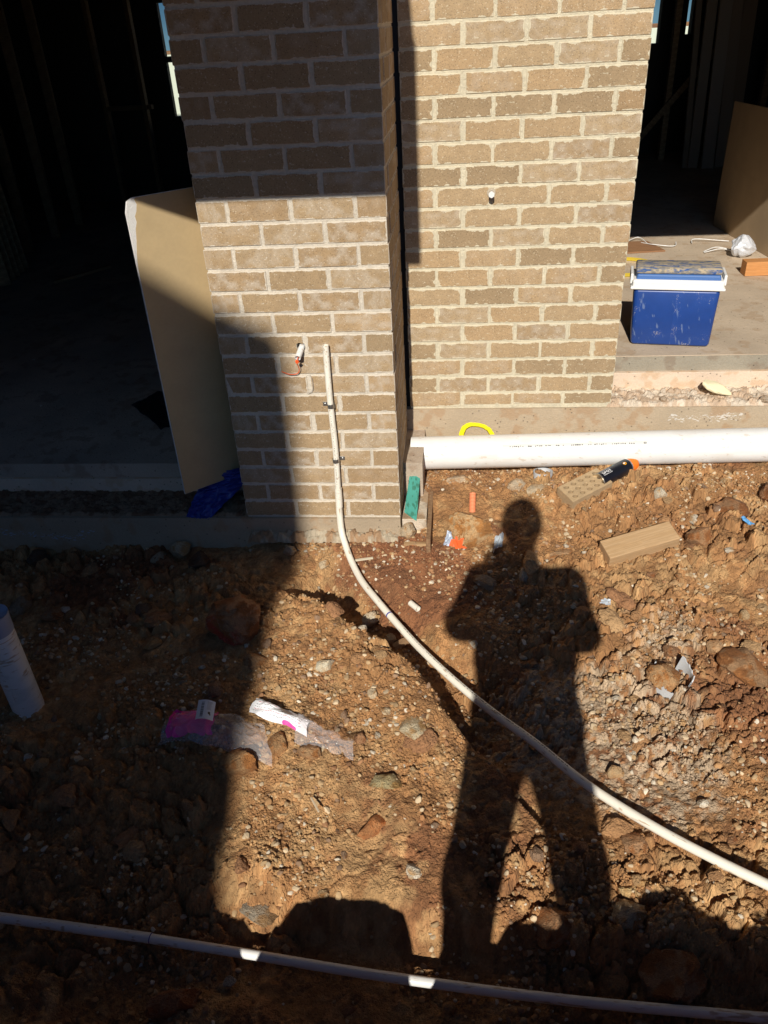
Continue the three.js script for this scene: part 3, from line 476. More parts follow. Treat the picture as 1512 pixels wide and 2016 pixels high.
rock('olive grey oval stone half buried below the mound', 0.75, 1.36, [0.055, 0.018, 0.03], [0.4, 0.34, 0.2], 47, 0.3, 0.1);
rock('orange stained pointed stone half buried in the lit soil', 0.72, 1.5, [0.06, 0.024, 0.028], [0.52, 0.24, 0.1], 48, 0.33, 0.9);
rock('large tan rock beside the orange mesh by the pier corner', 1.02, 0.03, [0.105, 0.085, 0.08], [0.62, 0.42, 0.23], 49, 0.12, 0.2);
rock('long split stone in the shoulder of the figure shadow', 1.08, 0.33, [0.06, 0.03, 0.026], [0.46, 0.36, 0.25], 50, 0.2, 2.6);
rock('reddish stone between two pale ones in the figure shadow', 1.185, 0.37, [0.03, 0.034, 0.026], [0.42, 0.22, 0.13], 51, 0.15, 0.4);
rock('whitish stone in the chest of the figure shadow', 1.25, 0.3, [0.037, 0.033, 0.032], [0.52, 0.5, 0.45], 52, 0.15, 1.1);
rock('tan clod stuck in the broken grey pipe', 1.7, 0.86, [0.058, 0.05, 0.056], [0.5, 0.31, 0.16], 53, 0.05, 0.4);
rock('small tan stone right of the broken pipe', 1.918, 0.7, [0.034, 0.03, 0.036], [0.54, 0.35, 0.2], 54, 0.12);
rock('large brown rock at the right edge near the broken pipe', 2.0, 0.8, [0.085, 0.05, 0.1], [0.4, 0.24, 0.13], 55, 0.25, 0.5);
rock('dark clod beyond the broken pipe', 1.76, 0.72, [0.035, 0.03, 0.03], brown, 56, 0.2);
rock('pale speckled stone beyond the spray can', 1.885, -0.18, [0.034, 0.036, 0.03], [0.62, 0.56, 0.46], 57, 0.15);
rock('brown boulder clod on the right below the large pipe', 2.163, -0.05, [0.075, 0.055, 0.065], brown, 58, 0.25);
rock('rounded brown clod at the end of the timber offcut', 1.985, 0.12, [0.065, 0.05, 0.05], [0.4, 0.23, 0.12], 59, 0.25);
rock('brown clod by the right edge under the large pipe', 2.36, -0.12, [0.07, 0.06, 0.06], [0.32, 0.17, 0.09], 60, 0.2);
rock('flat tan clod left of the timber offcut', 1.42, 0.17, [0.08, 0.024, 0.04], [0.46, 0.29, 0.165], 61, 0.3, 0.3);
rock('flat pale tan clod beside the figure shadow shoulder', 1.36, 0.36, [0.055, 0.02, 0.05], [0.52, 0.35, 0.2], 62, 0.3, 0.8);
rock('big round brown rock beyond the foreground pipe at lower right', 1.54, 1.84, [0.092, 0.075, 0.07], [0.34, 0.2, 0.115], 63, 0.2, 0.5, 0, 'boulder');
rock('brown rock between the leg shadows', 1.235, 1.75, [0.062, 0.05, 0.05], [0.38, 0.22, 0.12], 64, 0.2, 0.8);
rock('rusty rock at the bottom edge left of centre', 0.235, 1.985, [0.07, 0.04, 0.04], [0.42, 0.2, 0.1], 65, 0.2, 0.2);
rock('pale stone below the foreground pipe', 0.367, 1.915, [0.018, 0.02, 0.016], [0.52, 0.47, 0.4], 66, 0.1);
rock('ochre stone right of the leg shadow', 1.455, 1.64, [0.03, 0.024, 0.026], [0.6, 0.43, 0.22], 67, 0.15);
rock('small tan stone beside the ochre stone', 1.5, 1.62, [0.02, 0.018, 0.018], ochre, 68, 0.15);
rock('pale crumbly lump at the foot of the leg shadow', 1.44, 1.71, [0.05, 0.035, 0.04], [0.5, 0.42, 0.31], 69, 0.2);
rock('buried tan stone between pipe and leg shadow', 1.495, 1.5, [0.035, 0.03, 0.045], [0.42, 0.25, 0.14], 70, 0.28);
rock('tan stone pair uphill of the cream conduit', 1.478, 1.24, [0.03, 0.022, 0.026], [0.56, 0.4, 0.24], 71, 0.15);
rock('white chip near the right edge', 1.72, 1.36, [0.02, 0.012, 0.014], [0.74, 0.72, 0.66], 72, 0.1);
rock('pale limestone in the cut left of the conduit', 0.6, 0.44, [0.04, 0.035, 0.03], [0.62, 0.56, 0.46], 73, 0.1, 0.5);
rock('cream stone at the edge of the cut', 0.69, 0.55, [0.026, 0.022, 0.022], [0.58, 0.5, 0.38], 74, 0.1);
rock('tan rock at the top end of the mound', 0.22, 0.86, [0.045, 0.04, 0.04], [0.4, 0.25, 0.14], 75, 0.25);
rock('grey mortar lump at the shaded foot of the pier', 0.2, 0.09, [0.033, 0.03, 0.028], [0.42, 0.36, 0.28], 76, 0.1);
rock('mortar chunk below the green strip', 0.745, 0.02, [0.04, 0.045, 0.035], [0.56, 0.46, 0.34], 77, 0.05);
rock('pale rubble chunk left of the grey pipe stub', 1.25, -0.3, [0.055, 0.03, 0.04], [0.62, 0.52, 0.4], 78, 0.15, 0.8);
rock('cream rubble chunk under the grey pipe stub', 1.34, -0.26, [0.06, 0.022, 0.035], [0.6, 0.5, 0.37], 79, 0.2, 0.2);
rock('crumbling pale stone left under the large pipe', 0.98, -0.36, [0.07, 0.03, 0.04], [0.56, 0.44, 0.32], 80, 0.25, 0.1);

{ // larger soil clods, broken out by the digger
  const R = rng(313), geos = [0, 1, 2, 3, 4].map((i) => small(rockGeo(720 + i, 1, 0.7, 0.85, 7, 0.5, 4), 0.07)), mats = [[0.52, 0.28, 0.125], [0.43, 0.215, 0.1], [0.58, 0.36, 0.175]].map((c) => std(c, 1, { map: soilMap, bumpMap: soilBump, bumpScale: 0.008 }));
  const words = ['ochre', 'dark reddish', 'tan']; let n = 0, guard = 0;
  while (n < 84 && guard++ < 3000) {
    const x = -1.2 + R() * 3.7, z = -0.25 + R() * 2.2; if (z < 0.16 && x < 0.95) continue; const m = fbm(x * 2.3 + 3, z * 2.3, 21, 3); if (R() > 0.12 + 1.1 * sm(0.45, 0.6, m)) continue;
    const s = 0.018 + 0.032 * R() ** 1.8, k = Math.floor(R() * 3); if (Math.abs(z - (1.8 + 0.085 * x)) < 0.05 + s) continue;
    const o = mesh('soil_clod', geos[Math.floor(R() * 5)], mats[k]); o.position.set(x, gy(x, z) + s * 0.08, z); o.rotation.set((R() - 0.5) * 0.7, R() * 6.28, (R() - 0.5) * 0.7); o.scale.set(s * (0.8 + 0.6 * R()), s * (0.7 + 0.4 * R()), s * (0.8 + 0.5 * R()));
    const zone = z > 1.65 ? 'near the foreground pipe' : x < 0.22 ? 'in the left shade' : x < 0.95 ? 'on the mound' : z < 0.3 ? 'below the drain pipe' : 'on the right hand soil';
    tag(o, `${s > 0.034 ? 'fist sized' : 'small'} ${words[k]} soil clod ${zone}`, 'clod', `${words[k]} clods ${zone}`); n++;
  }
}
// ---------- pipes ----------
{ // cream conduit from the pier face into the cut
  const o = thing('conduit', 'thin cream conduit clipped to the pier and curving across the soil', 'pipe', [0, 0, 0]);
  const up = [[0.442, 0.822, 0.024], [0.44, 0.6, 0.024], [0.444, 0.35, 0.024], [0.44, 0.155, 0.025]];
  mesh('riser_pipe', pipeGeo(curve(up), 0.0128, 0.0105, 40), M.cream, o);
  const pts = [[0.44, 0.16, 0.025], [0.437, 0.03, 0.03], [0.443, -0.055, 0.05], [0.461, -0.09, 0.09], [0.491, -0.12, 0.16], [0.553, -0.145, 0.287], [0.636, -0.165, 0.407], [0.742, -0.18, 0.557], [0.829, -0.19, 0.673], [0.969, -0.195, 0.845], [1.095, -0.19, 0.99], [1.226, -0.18, 1.128], [1.385, -0.165, 1.316], [1.567, -0.15, 1.478], [1.688, -0.145, 1.563], [1.816, -0.14, 1.643], [2.2, -0.13, 1.86]];
  const c = curve(pts); const long = mesh('bent_pipe', pipeGeo(c, 0.0146, 0.012, 220), M.cream, o);
  mesh('socket', pipeGeo(curve([[0.4405, 0.165, 0.0252], [0.4398, 0.12, 0.0262], [0.4385, 0.07, 0.028]]), 0.0158, 0.0148, 8), M.cream, o);
  const at = (u, w) => { const q = new THREE.CatmullRomCurve3([c.getPointAt(u), c.getPointAt(u + w / 2), c.getPointAt(u + w)]); return q; };
  mesh('pen_mark', pipeGeo(at(0.262, 0.0022), 0.0149, 0.0146, 4), M.blueInk, long);
  // printed dashes along the pipe
  const R = rng(5), marks = [];
  const dash = (p, t, n, l, w) => { const g = new THREE.BoxGeometry(l, 0.0004, w), x = t.clone(), y = n.clone().addScaledVector(x, -n.dot(x)).normalize(), z = V().crossVectors(x, y); const m = new THREE.Matrix4().makeBasis(x, y, z).setPosition(p.clone().addScaledVector(y, 0.0147)); g.applyMatrix4(m); marks.push(g); };
  for (let u = 0.3; u < 0.62; u += 0.0011) if (R() < 0.55) dash(c.getPointAt(u), c.getTangentAt(u), V(0.25, 0.8, 0.2), 0.0018, 0.0024 + 0.002 * R());
  const cu = curve(up); for (let u = 0.45; u < 0.95; u += 0.008) if (R() < 0.6) { const p0 = cu.getPointAt(u); const g = new THREE.BoxGeometry(0.0022 + R() * 0.001, 0.0022, 0.0004); g.translate(p0.x - 0.002, p0.y, p0.z + 0.0129); marks.push(g); }
  mesh('print', mergeGeometries(marks), std([0.06, 0.055, 0.05], 0.8), long);
}
function clip(y, side, label) {
  const o = thing('saddle_clip', label, 'pipe clip', [0.4415, y, 0.024], 'clips on the conduit');
  const band = new THREE.LatheGeometry([[0.0132, -0.009], [0.0147, -0.009], [0.0147, 0.009], [0.0132, 0.009], [0.0132, -0.009]].map((q) => new THREE.Vector2(...q)), 24); mesh('band', band, M.steel, o);
  const t = chamferBox(0.024, 0.018, 0.002, 0.0006); t.translate(side * 0.024, 0, -0.0205); const tab = mesh('tab', t, M.steel, o);
  const n = chamferBox(0.003, 0.018, 0.02, 0.0006); n.translate(side * 0.0135, 0, -0.0115); mesh('neck', n, M.steel, o);
  const s = new THREE.SphereGeometry(0.0048, 10, 6, 0, 6.3, 0, 1.57); s.rotateX(Math.PI / 2); s.scale(1, 1, 0.6); s.translate(side * 0.027, 0, -0.0195); mesh('screw', s, std([0.6, 0.6, 0.58], 0.3, { metalness: 0.9 }), tab);
}
clip(0.56, -1, 'upper metal saddle clip holding the conduit, tab on its left');
clip(0.303, 1, 'lower metal saddle clip holding the conduit, tab on its right');
{ // white stub with orange draw string out of the hole in the pier
  const o = thing('wall_stub_pipe', 'short white pipe stub with orange string poking out of the pier', 'pipe', [HOLE.x, HOLE.y, 0]);
  mesh('sleeve', pipeGeo(curve([[0.006, 0.006, -0.06], [0.002, -0.002, -0.01], [-0.008, -0.028, 0.045]]), 0.0125, 0.0105, 14), M.white, o);
  const r = mesh('string', tube([[-0.004, -0.018, 0.02], [-0.009, -0.034, 0.052], [-0.012, -0.046, 0.05], [-0.011, -0.075, 0.03], [-0.014, -0.094, 0.018], [-0.026, -0.108, 0.012], [-0.055, -0.11, 0.012], [-0.088, -0.097, 0.014]], 0.0019, 40, 6), M.orange, o);
  const k = new THREE.TorusKnotGeometry(0.0045, 0.0022, 48, 6); k.translate(-0.0105, -0.041, 0.052); mesh('knot', k, M.orange, r);
}
tag(mesh('wire_end', tube([[0.362, 0.69, 0.006], [0.37, 0.675, 0.008], [0.371, 0.645, 0.006], [0.366, 0.62, 0.008], [0.345, 0.612, 0.014]], 0.0011, 20, 5), std([0.4, 0.35, 0.3], 0.5)), 'thin bent wire hanging below the pipe stub on the pier', 'wire');
{ // capped tap stub on the right wall
  const o = thing('wall_tap_stub', 'small capped tap stub sticking out of the sunlit wall', 'tap stub', [1.104, 1.262, -DEPTH]);
  const a = new THREE.CylinderGeometry(0.011, 0.011, 0.05, 16); a.rotateX(Math.PI / 2); a.translate(0, 0, 0.015); mesh('barrel', a, std([0.5, 0.47, 0.42], 0.4, { metalness: 0.4 }), o);
  const b = new THREE.CylinderGeometry(0.0135, 0.0135, 0.016, 6); b.rotateX(Math.PI / 2); b.translate(0, 0, 0.042); mesh('cap', b, M.white, o);
  const f = new THREE.CylinderGeometry(0.018, 0.019, 0.006, 20); f.rotateX(Math.PI / 2); f.translate(0, 0, 0.001); mesh('flange', f, std([0.45, 0.38, 0.28], 0.8), o);
}
{ // large drain pipe
  const c = new THREE.LineCurve3(V(0.737, 0.088, -0.449), V(3.3, 0.152, -0.44));
  const o = thing('drain_pipe', 'large white drain pipe lying against the footing', 'pipe', [0, 0, 0]);
  const smudge = tex(1024, 512, (i, j) => { const x = i / 1024, y = j / 512, a = fbm(x * 40, y * 10, 700, 4), s = fbm(x * 90 + y * 30, y * 26 - x * 40, 701, 4); let q = mulc([0.8, 0.79, 0.75], 0.93 + 0.1 * a); q = mixc(q, [0.5, 0.38, 0.25], 0.45 * sm(0.72, 0.8, s)); return mixc(q, [0.62, 0.52, 0.4], 0.2 * sm(0.6, 0.75, fbm(x * 14, y * 6, 703, 4))); });
  const g = pipeGeo(c, 0.081, 0.076, 2, 56); const pipe = mesh('barrel', g, std([1, 1, 1], 0.32, { map: smudge }), o);
  // printing, upside down, along the top of the barrel
  const W = 2048, H = 64, cv = document.createElement('canvas'); cv.width = W; cv.height = H; const x = cv.getContext('2d'); x.clearRect(0, 0, W, H); x.fillStyle = '#d9d7cf'; x.fillRect(0, 0, W, H); x.translate(W, H); x.rotate(Math.PI); x.fillStyle = '#3a3a3a'; x.font = 'bold 40px sans-serif'; x.fillText('M 00000', 900, 46);
  x.font = '26px monospace'; const R = rng(8); for (let i = 0; i < 90; i++) { const px = i < 30 ? 60 + i * 27 : 1120 + (i - 30) * 15; if (R() < 0.7) x.fillRect(px, 22 + R() * 6, 4 + R() * 9, 10 + R() * 10); }
  const t = new THREE.CanvasTexture(cv); t.colorSpace = THREE.SRGBColorSpace;
  const cg = new THREE.CylinderGeometry(0.0814, 0.0814, 1.35, 12, 1, true, -0.12, 0.24); cg.rotateZ(-Math.PI / 2); const uv = cg.attributes.uv; for (let i = 0; i < uv.count; i++) { const u = uv.getX(i), v = uv.getY(i); uv.setXY(i, v, u); }
  const band = mesh('printed_line', cg, std([0.95, 0.95, 0.95], 0.4, { map: t }), pipe); band.position.set(1.85, 0.1158, -0.4459); band.rotation.set(-0.75, 0, 0.025);
}
{ const o = thing('pipe_stub', 'short grey pipe stub standing under the large drain pipe', 'pipe', [1.375, -0.075, -0.39]); mesh('barrel', pipeGeo(new THREE.LineCurve3(V(0, 0, 0), V(0, 0.085, -0.01)), 0.044, 0.04, 2, 32), std([0.6, 0.61, 0.62], 0.45), o); mesh('collar', pipeGeo(new THREE.LineCurve3(V(0, 0.05, -0.006), V(0, 0.088, -0.0104)), 0.047, 0.0441, 2, 32), M.grey, o); }
{ // upright pipe with its mouth taped over
  const o = thing('taped_pipe', 'upright white pipe with its mouth wrapped in blue grey tape', 'pipe', [-0.61, -0.22, 1.03]);
  mesh('barrel', pipeGeo(new THREE.LineCurve3(V(0, 0, 0), V(-0.01, 0.46, 0)), 0.055, 0.051, 4, 40), M.white, o);
  const g = new THREE.CylinderGeometry(0.0575, 0.0565, 0.075, 48, 6, true); const p = g.attributes.position; for (let i = 0; i < p.count; i++) { const k = 1 + 0.03 * (fbm(p.getX(i) * 60, p.getY(i) * 90 + p.getZ(i) * 60, 12, 2) - 0.5); p.setXYZ(i, p.getX(i) * k, p.getY(i), p.getZ(i) * k); } g.computeVertexNormals(); g.translate(-0.009, 0.433, 0);
  const tp = std([0.32, 0.36, 0.46], 0.45); mesh('tape_wrap', g, tp, o);
  const d = new THREE.CircleGeometry(0.057, 40, 0); const e = new THREE.RingGeometry(0.0005, 0.0575, 40, 12); e.rotateX(-Math.PI / 2); const q = e.attributes.position; for (let i = 0; i < q.count; i++) { const r = Math.hypot(q.getX(i), q.getZ(i)) / 0.0575; q.setY(i, 0.47 - 0.02 * (1 - r * r) + 0.012 * (fbm(q.getX(i) * 45, q.getZ(i) * 45, 14, 3) - 0.5)); } e.computeVertexNormals(); e.translate(-0.009, 0, 0); mesh('tape_cover', e, tp, o);
}
{ // foreground pipe
  const o = thing('foreground_pipe', 'thin white pipe crossing the whole foreground in shade', 'pipe', [0, 0, 0]);
  mesh('left_length', pipeGeo(curve([[-1.3, -0.25, 1.73], [-0.35, -0.25, 1.79], [0.11, -0.25, 1.824], [0.118, -0.25, 1.8246]]), 0.0142, 0.011, 60), M.white, o);
  mesh('right_length', pipeGeo(curve([[0.07, -0.25, 1.821], [0.4, -0.25, 1.852], [0.78, -0.25, 1.889], [1.24, -0.25, 1.92], [1.75, -0.25, 1.934], [2.6, -0.25, 1.95]]), 0.0132, 0.0108, 80), M.white, o);
  mesh('pen_mark', pipeGeo(new THREE.LineCurve3(V(0.1185, -0.25, 1.8247), V(0.121, -0.25, 1.825)), 0.0143, 0.0133, 2), M.blueInk, o);
}
// broken grey pipe mouth at right
{ const o = thing('broken_pipe', 'broken grey pipe mouth buried in the soil at right', 'pipe', [1.725, -0.15, 0.85]);
  const piece = (a0, a1, y0, y1, seed) => { const n = 18, m = 6, pos = [], ix = []; for (const r of [0.07, 0.066]) for (let j = 0; j <= m; j++) for (let i = 0; i <= n; i++) { const a = mix(a0, a1, i / n), y = mix(y0, y1 + 0.025 * (fbm(i * 0.35, seed, seed, 3) - 0.5) * 2, j / m); pos.push(r * Math.sin(a), y, r * Math.cos(a)); }
    const K = (n + 1) * (m + 1); for (let s = 0; s < 2; s++) for (let j = 0; j < m; j++) for (let i = 0; i < n; i++) { const q = s * K + j * (n + 1) + i, w = q + n + 1; s ? ix.push(q, w, q + 1, q + 1, w, w + 1) : ix.push(q, q + 1, w, q + 1, w + 1, w); }
    for (let i = 0; i < n; i++) { const q = m * (n + 1) + i; ix.push(q, q + 1, q + K, q + 1, q + K + 1, q + K); } for (let j = 0; j < m; j++) for (const e of [0, n]) { const q = j * (n + 1) + e, w = q + n + 1; ix.push(q, w, q + K, w, w + K, q + K, q, q + K, w, w, q + K, w + K); }
    const g = new THREE.BufferGeometry(); g.setAttribute('position', new THREE.Float32BufferAttribute(pos, 3)); g.setIndex(ix); return toCreasedNormals(g, 0.6); };
  const gp = std([0.52, 0.53, 0.53], 0.55, { side: THREE.DoubleSide });
  mesh('standing_wall', piece(0.7, 2.6, -0.06, 0.055, 3), gp, o); mesh('front_shard', piece(-0.9, 0.25, -0.06, 0.02, 7), gp, o); mesh('left_shard', piece(3.9, 4.9, -0.06, 0.03, 9), gp, o); o.rotation.set(0.2, 0, -0.15);
}
tag(mesh('pipe_offcut', (() => { const g = pipeGeo(new THREE.LineCurve3(V(-0.017, 0, -0.02), V(0.017, 0, 0.02)), 0.0125, 0.0105, 2); g.translate(0.79, -0.15, 0.45); return g; })(), M.cream), 'short cream pipe offcut lying right of the conduit bend', 'pipe offcut');

// ---------- boards and sheets at the openings ----------
{ // plasterboard offcut, cut face to the camera
  const o = thing('plasterboard_sheet', 'tall brown plasterboard offcut standing by the left side of the pier', 'plasterboard', [-0.256, 0.15, 0.046]);
  const s = new THREE.Shape(); s.moveTo(0, 0); s.lineTo(0.345, -0.01); s.lineTo(0.345, 1.25); s.lineTo(0.035, 1.25); s.lineTo(0.012, 1.238); s.lineTo(0, 1.2); s.lineTo(0, 0);
  const core = new THREE.ExtrudeGeometry(s, { depth: 0.0095, bevelEnabled: false }); mesh('gypsum_core', uvMetres(core), std([0.78, 0.76, 0.72], 0.95), o);
  const s2 = new THREE.Shape(); s2.moveTo(0.0005, 0.001); s2.lineTo(0.344, -0.009); s2.lineTo(0.344, 1.249);
  for (const [a, b] of [[0.05, 1.249], [0.04, 1.243], [0.047, 1.225], [0.04, 1.2], [0.031, 1.185], [0.033, 1.165], [0.024, 1.14], [0.018, 1.1], [0.008, 1.05], [0.002, 1.0]]) s2.lineTo(a, b); s2.lineTo(0.0005, 0.001);
  const paper = new THREE.ExtrudeGeometry(s2, { depth: 0.0008, bevelEnabled: false }); paper.translate(0, 0, 0.0097);
  mesh('face_paper', uvMetres(paper), std([1, 1, 1], 0.85, { map: tex(256, 256, (i, j) => mulc([0.52, 0.385, 0.205], 0.9 + 0.14 * fbm(i / 20, j / 20, 8, 4) + 0.05 * (vnoise(i / 2, j / 2, 5) - 0.5))) }), o);
  const s3 = new THREE.Shape(); s3.moveTo(0.0, 1.0); for (const [a, b] of [[0.008, 1.05], [0.018, 1.1], [0.024, 1.14], [0.033, 1.165], [0.031, 1.185], [0.04, 1.2], [0.047, 1.225], [0.04, 1.243], [0.05, 1.25], [0.035, 1.2505], [0.012, 1.2385], [-0.0005, 1.2]]) s3.lineTo(a, b);
  const torn = new THREE.ExtrudeGeometry(s3, { depth: 0.0005, bevelEnabled: false }); torn.translate(0, 0, 0.0096); mesh('torn_edge', uvMetres(torn), std([0.82, 0.8, 0.75], 0.95, { bumpMap: gritBump(8), bumpScale: 0.003 }), o);
  o.rotation.y = Math.PI / 4 - 0.005;
}
function sheet(w, h, nu, nv, f) { const g = new THREE.PlaneGeometry(w, h, nu, nv), p = g.attributes.position; for (let i = 0; i < p.count; i++) { const q = f(p.getX(i) / w + 0.5, p.getY(i) / h + 0.5); p.setXYZ(i, ...q); } g.computeVertexNormals(); return g; }
function bil(a, b, c, d, u, v) { return [0, 1, 2].map((k) => mix(mix(a[k], b[k], u), mix(d[k], c[k], u), v)); }
function plastic(corners, amp, freq, seed, nu = 30, nv = 30) { const [a, b, c, d] = corners; const n = V().subVectors(V(...b), V(...a)).cross(V().subVectors(V(...d), V(...a))).normalize(); return sheet(1, 1, nu, nv, (u, v) => { const q = bil(a, b, c, d, u, v), h = amp * (2 * Math.abs(fbm(u * freq + 2 * v, v * freq - u, seed, 3) - 0.5) * 2 - 0.4); return [q[0] + n.x * h, q[1] + n.y * h, q[2] + n.z * h]; }); }
{ const o = thing('blue_membrane', 'crumpled blue plastic membrane hanging below the plasterboard', 'plastic sheet', [0, 0, 0]); const bl = std([0.02, 0.04, 0.26], 0.35, { side: THREE.DoubleSide });
  mesh('upper_fold', plastic([[-0.235, 0.1, -0.06], [-0.012, 0.12, -0.075], [-0.012, 0.2, -0.1], [-0.24, 0.16, -0.1]], 0.02, 5, 21), bl, o);
  mesh('lower_flap', plastic([[-0.29, -0.002, 0.008], [-0.18, -0.01, 0.016], [-0.014, 0.125, -0.072], [-0.225, 0.12, -0.065]], 0.022, 4, 22), bl, o); }
{ const o = thing('black_plastic', 'folded black builder plastic on the dark floor behind the plasterboard', 'plastic sheet', [0, 0, 0]); mesh('lower_sheet', plastic([[-0.86, 0.156, -0.92], [-0.58, 0.156, -0.6], [-0.4, 0.16, -0.75], [-0.7, 0.16, -1.15]], 0.012, 3, 23), M.black, o); mesh('upper_sheet', plastic([[-0.72, 0.175, -0.98], [-0.56, 0.175, -0.68], [-0.38, 0.18, -0.8], [-0.6, 0.25, -1.2]], 0.02, 3, 24), M.black, o); }
{ const R = rng(66), o = []; for (let i = 0; i < 26; i++) { const x = -2.2 + R() * 2, z = -0.3 - R() * 1.6, s = 0.004 + 0.014 * R() ** 3; const g = new THREE.TetrahedronGeometry(s); g.scale(1, 0.4, 1.4); g.rotateY(R() * 6); g.translate(x, 0.153, z); o.push(g); }
  const d = mesh('floor_debris', mergeGeometries(o), std([0.6, 0.57, 0.5], 0.9)); d.name = numbered('floor_debris'); d.userData = { kind: 'stuff', label: 'pale chips littering the dark floor at left', category: 'debris' }; scene.add(d); }
board('floor_batten', 'pale batten lying across the dark floor at left', -0.28, 0.28, 0.155, 0.18, -0.02, 0.02, M.timber, 'batten').position.set(-2.3, 0, -3.66); scene.children[scene.children.length - 1].rotation.y = 0.99;
for (let i = 0; i < 5; i++) { const o = mesh('leaning_timber', chamferBox(0.09, 2.3, 0.04, 0.002), M.timber); o.position.set(-3.05 - i * 0.03, 1.2, -3.6 - i * 0.14); o.rotation.set(-0.22, 0.5, 0.16); tag(o, 'timber length leaning in the dark far left corner', 'timber', 'timber lengths leaning at far left'); }
// timber bits round the pier corner
board('formwork_plank', 'dark formwork board on edge running back from the soil by the pier', 0.828, 0.848, -0.2, -0.028, -0.5, 0.14, M.darkTimber, 'plank');
board('formwork_plank', 'short tan plank end buried between pier and formwork board', 0.725, 0.826, -0.18, -0.085, 0.07, 0.09, M.timber, 'plank');
board('mortar_block', 'rough pale concrete nib below the green strip', 0.712, 0.824, -0.3, -0.03, -0.5, -0.03, rubMat([0.6, 0.5, 0.38], [0.44, 0.3, 0.18], 555), 'concrete');
tag(mesh('green_strip', (() => { const g = plastic([[0.722, -0.005, -0.05], [0.778, -0.035, -0.02], [0.79, 0.1, -0.3], [0.742, 0.105, -0.3]], 0.006, 2, 41, 8, 20); return g; })(), std([0.07, 0.33, 0.26], 0.5, { side: THREE.DoubleSide, map: tex(128, 256, (i, j) => mixc([1, 1, 1], [0.5, 0.4, 0.3], 0.7 * sm(0.5, 0.66, fbm(i / 26, j / 20, 60, 5)))) })), 'green plastic damp course strip hanging at the pier corner', 'plastic strip');
{ const o = mesh('timber_offcut', chamferBox(0.315, 0.075, 0.1, 0.004), std([1, 1, 1], 0.9, { map: woodD })); o.position.set(1.73, -0.03, 0.165); o.rotation.set(0.3, 0.33, 0.04); tag(o, 'tan timber offcut lying half sunk in the sunlit soil', 'timber'); }
function stick(label, x, y, z, l, w, t, turn, mat, tilt = 0) { const o = mesh('wood_sliver', chamferBox(l, t, w, 0.001), mat); o.position.set(x, y, z); o.rotation.set(0, turn, tilt); return tag(o, label, 'wood sliver'); }
stick('pale wood sliver beside the conduit bend', 0.552, -0.125, 0.155, 0.08, 0.012, 0.006, 0.25, std([0.62, 0.55, 0.4], 0.9));
stick('brown wood offcut under the conduit in the cut', 0.75, -0.2, 0.62, 0.085, 0.026, 0.018, 0.55, M.darkTimber, 0.15);
stick('thin pale twig below the mound', 0.54, -0.12, 1.46, 0.06, 0.006, 0.004, -1.0, std([0.6, 0.48, 0.33], 0.9));

// ---------- cored brick, spray can ----------
{ const s = new THREE.Shape(); s.moveTo(-0.113, -0.053); s.lineTo(0.113, -0.053); s.lineTo(0.113, 0.053); s.lineTo(-0.113, 0.053);
  for (let i = 0; i < 5; i++) for (let j = 0; j < 3; j++) { const h = new THREE.Path(), x = -0.084 + i * 0.042, y = -0.032 + j * 0.032; h.absellipse(x, y, 0.0145, 0.0115, 0, Math.PI * 2); s.holes.push(h); }
  const g = new THREE.ExtrudeGeometry(s, { depth: 0.07, bevelEnabled: true, bevelSize: 0.002, bevelThickness: 0.003, bevelSegments: 1, curveSegments: 8 }); g.rotateX(-Math.PI / 2);
  const o = mesh('cored_brick', uvMetres(g), std([0.9, 0.86, 0.8], 0.95, { map: setR.full[0].map.clone() })); o.material.map.repeat.set(4, 12); o.material.map.offset.set(0.3, 0.37); o.material.map = tex(256, 256, (i, j) => mulc([0.5, 0.37, 0.22], 0.7 + 0.35 * fbm(i / 30, j / 30, 9, 5) + 0.2 * vnoise(i / 2, j / 2, 4)));
  o.position.set(1.545, -0.015, -0.22); o.rotation.set(0.3, 0.6, -0.03); tag(o, 'loose tan cored brick lying beside the spray can', 'brick'); }
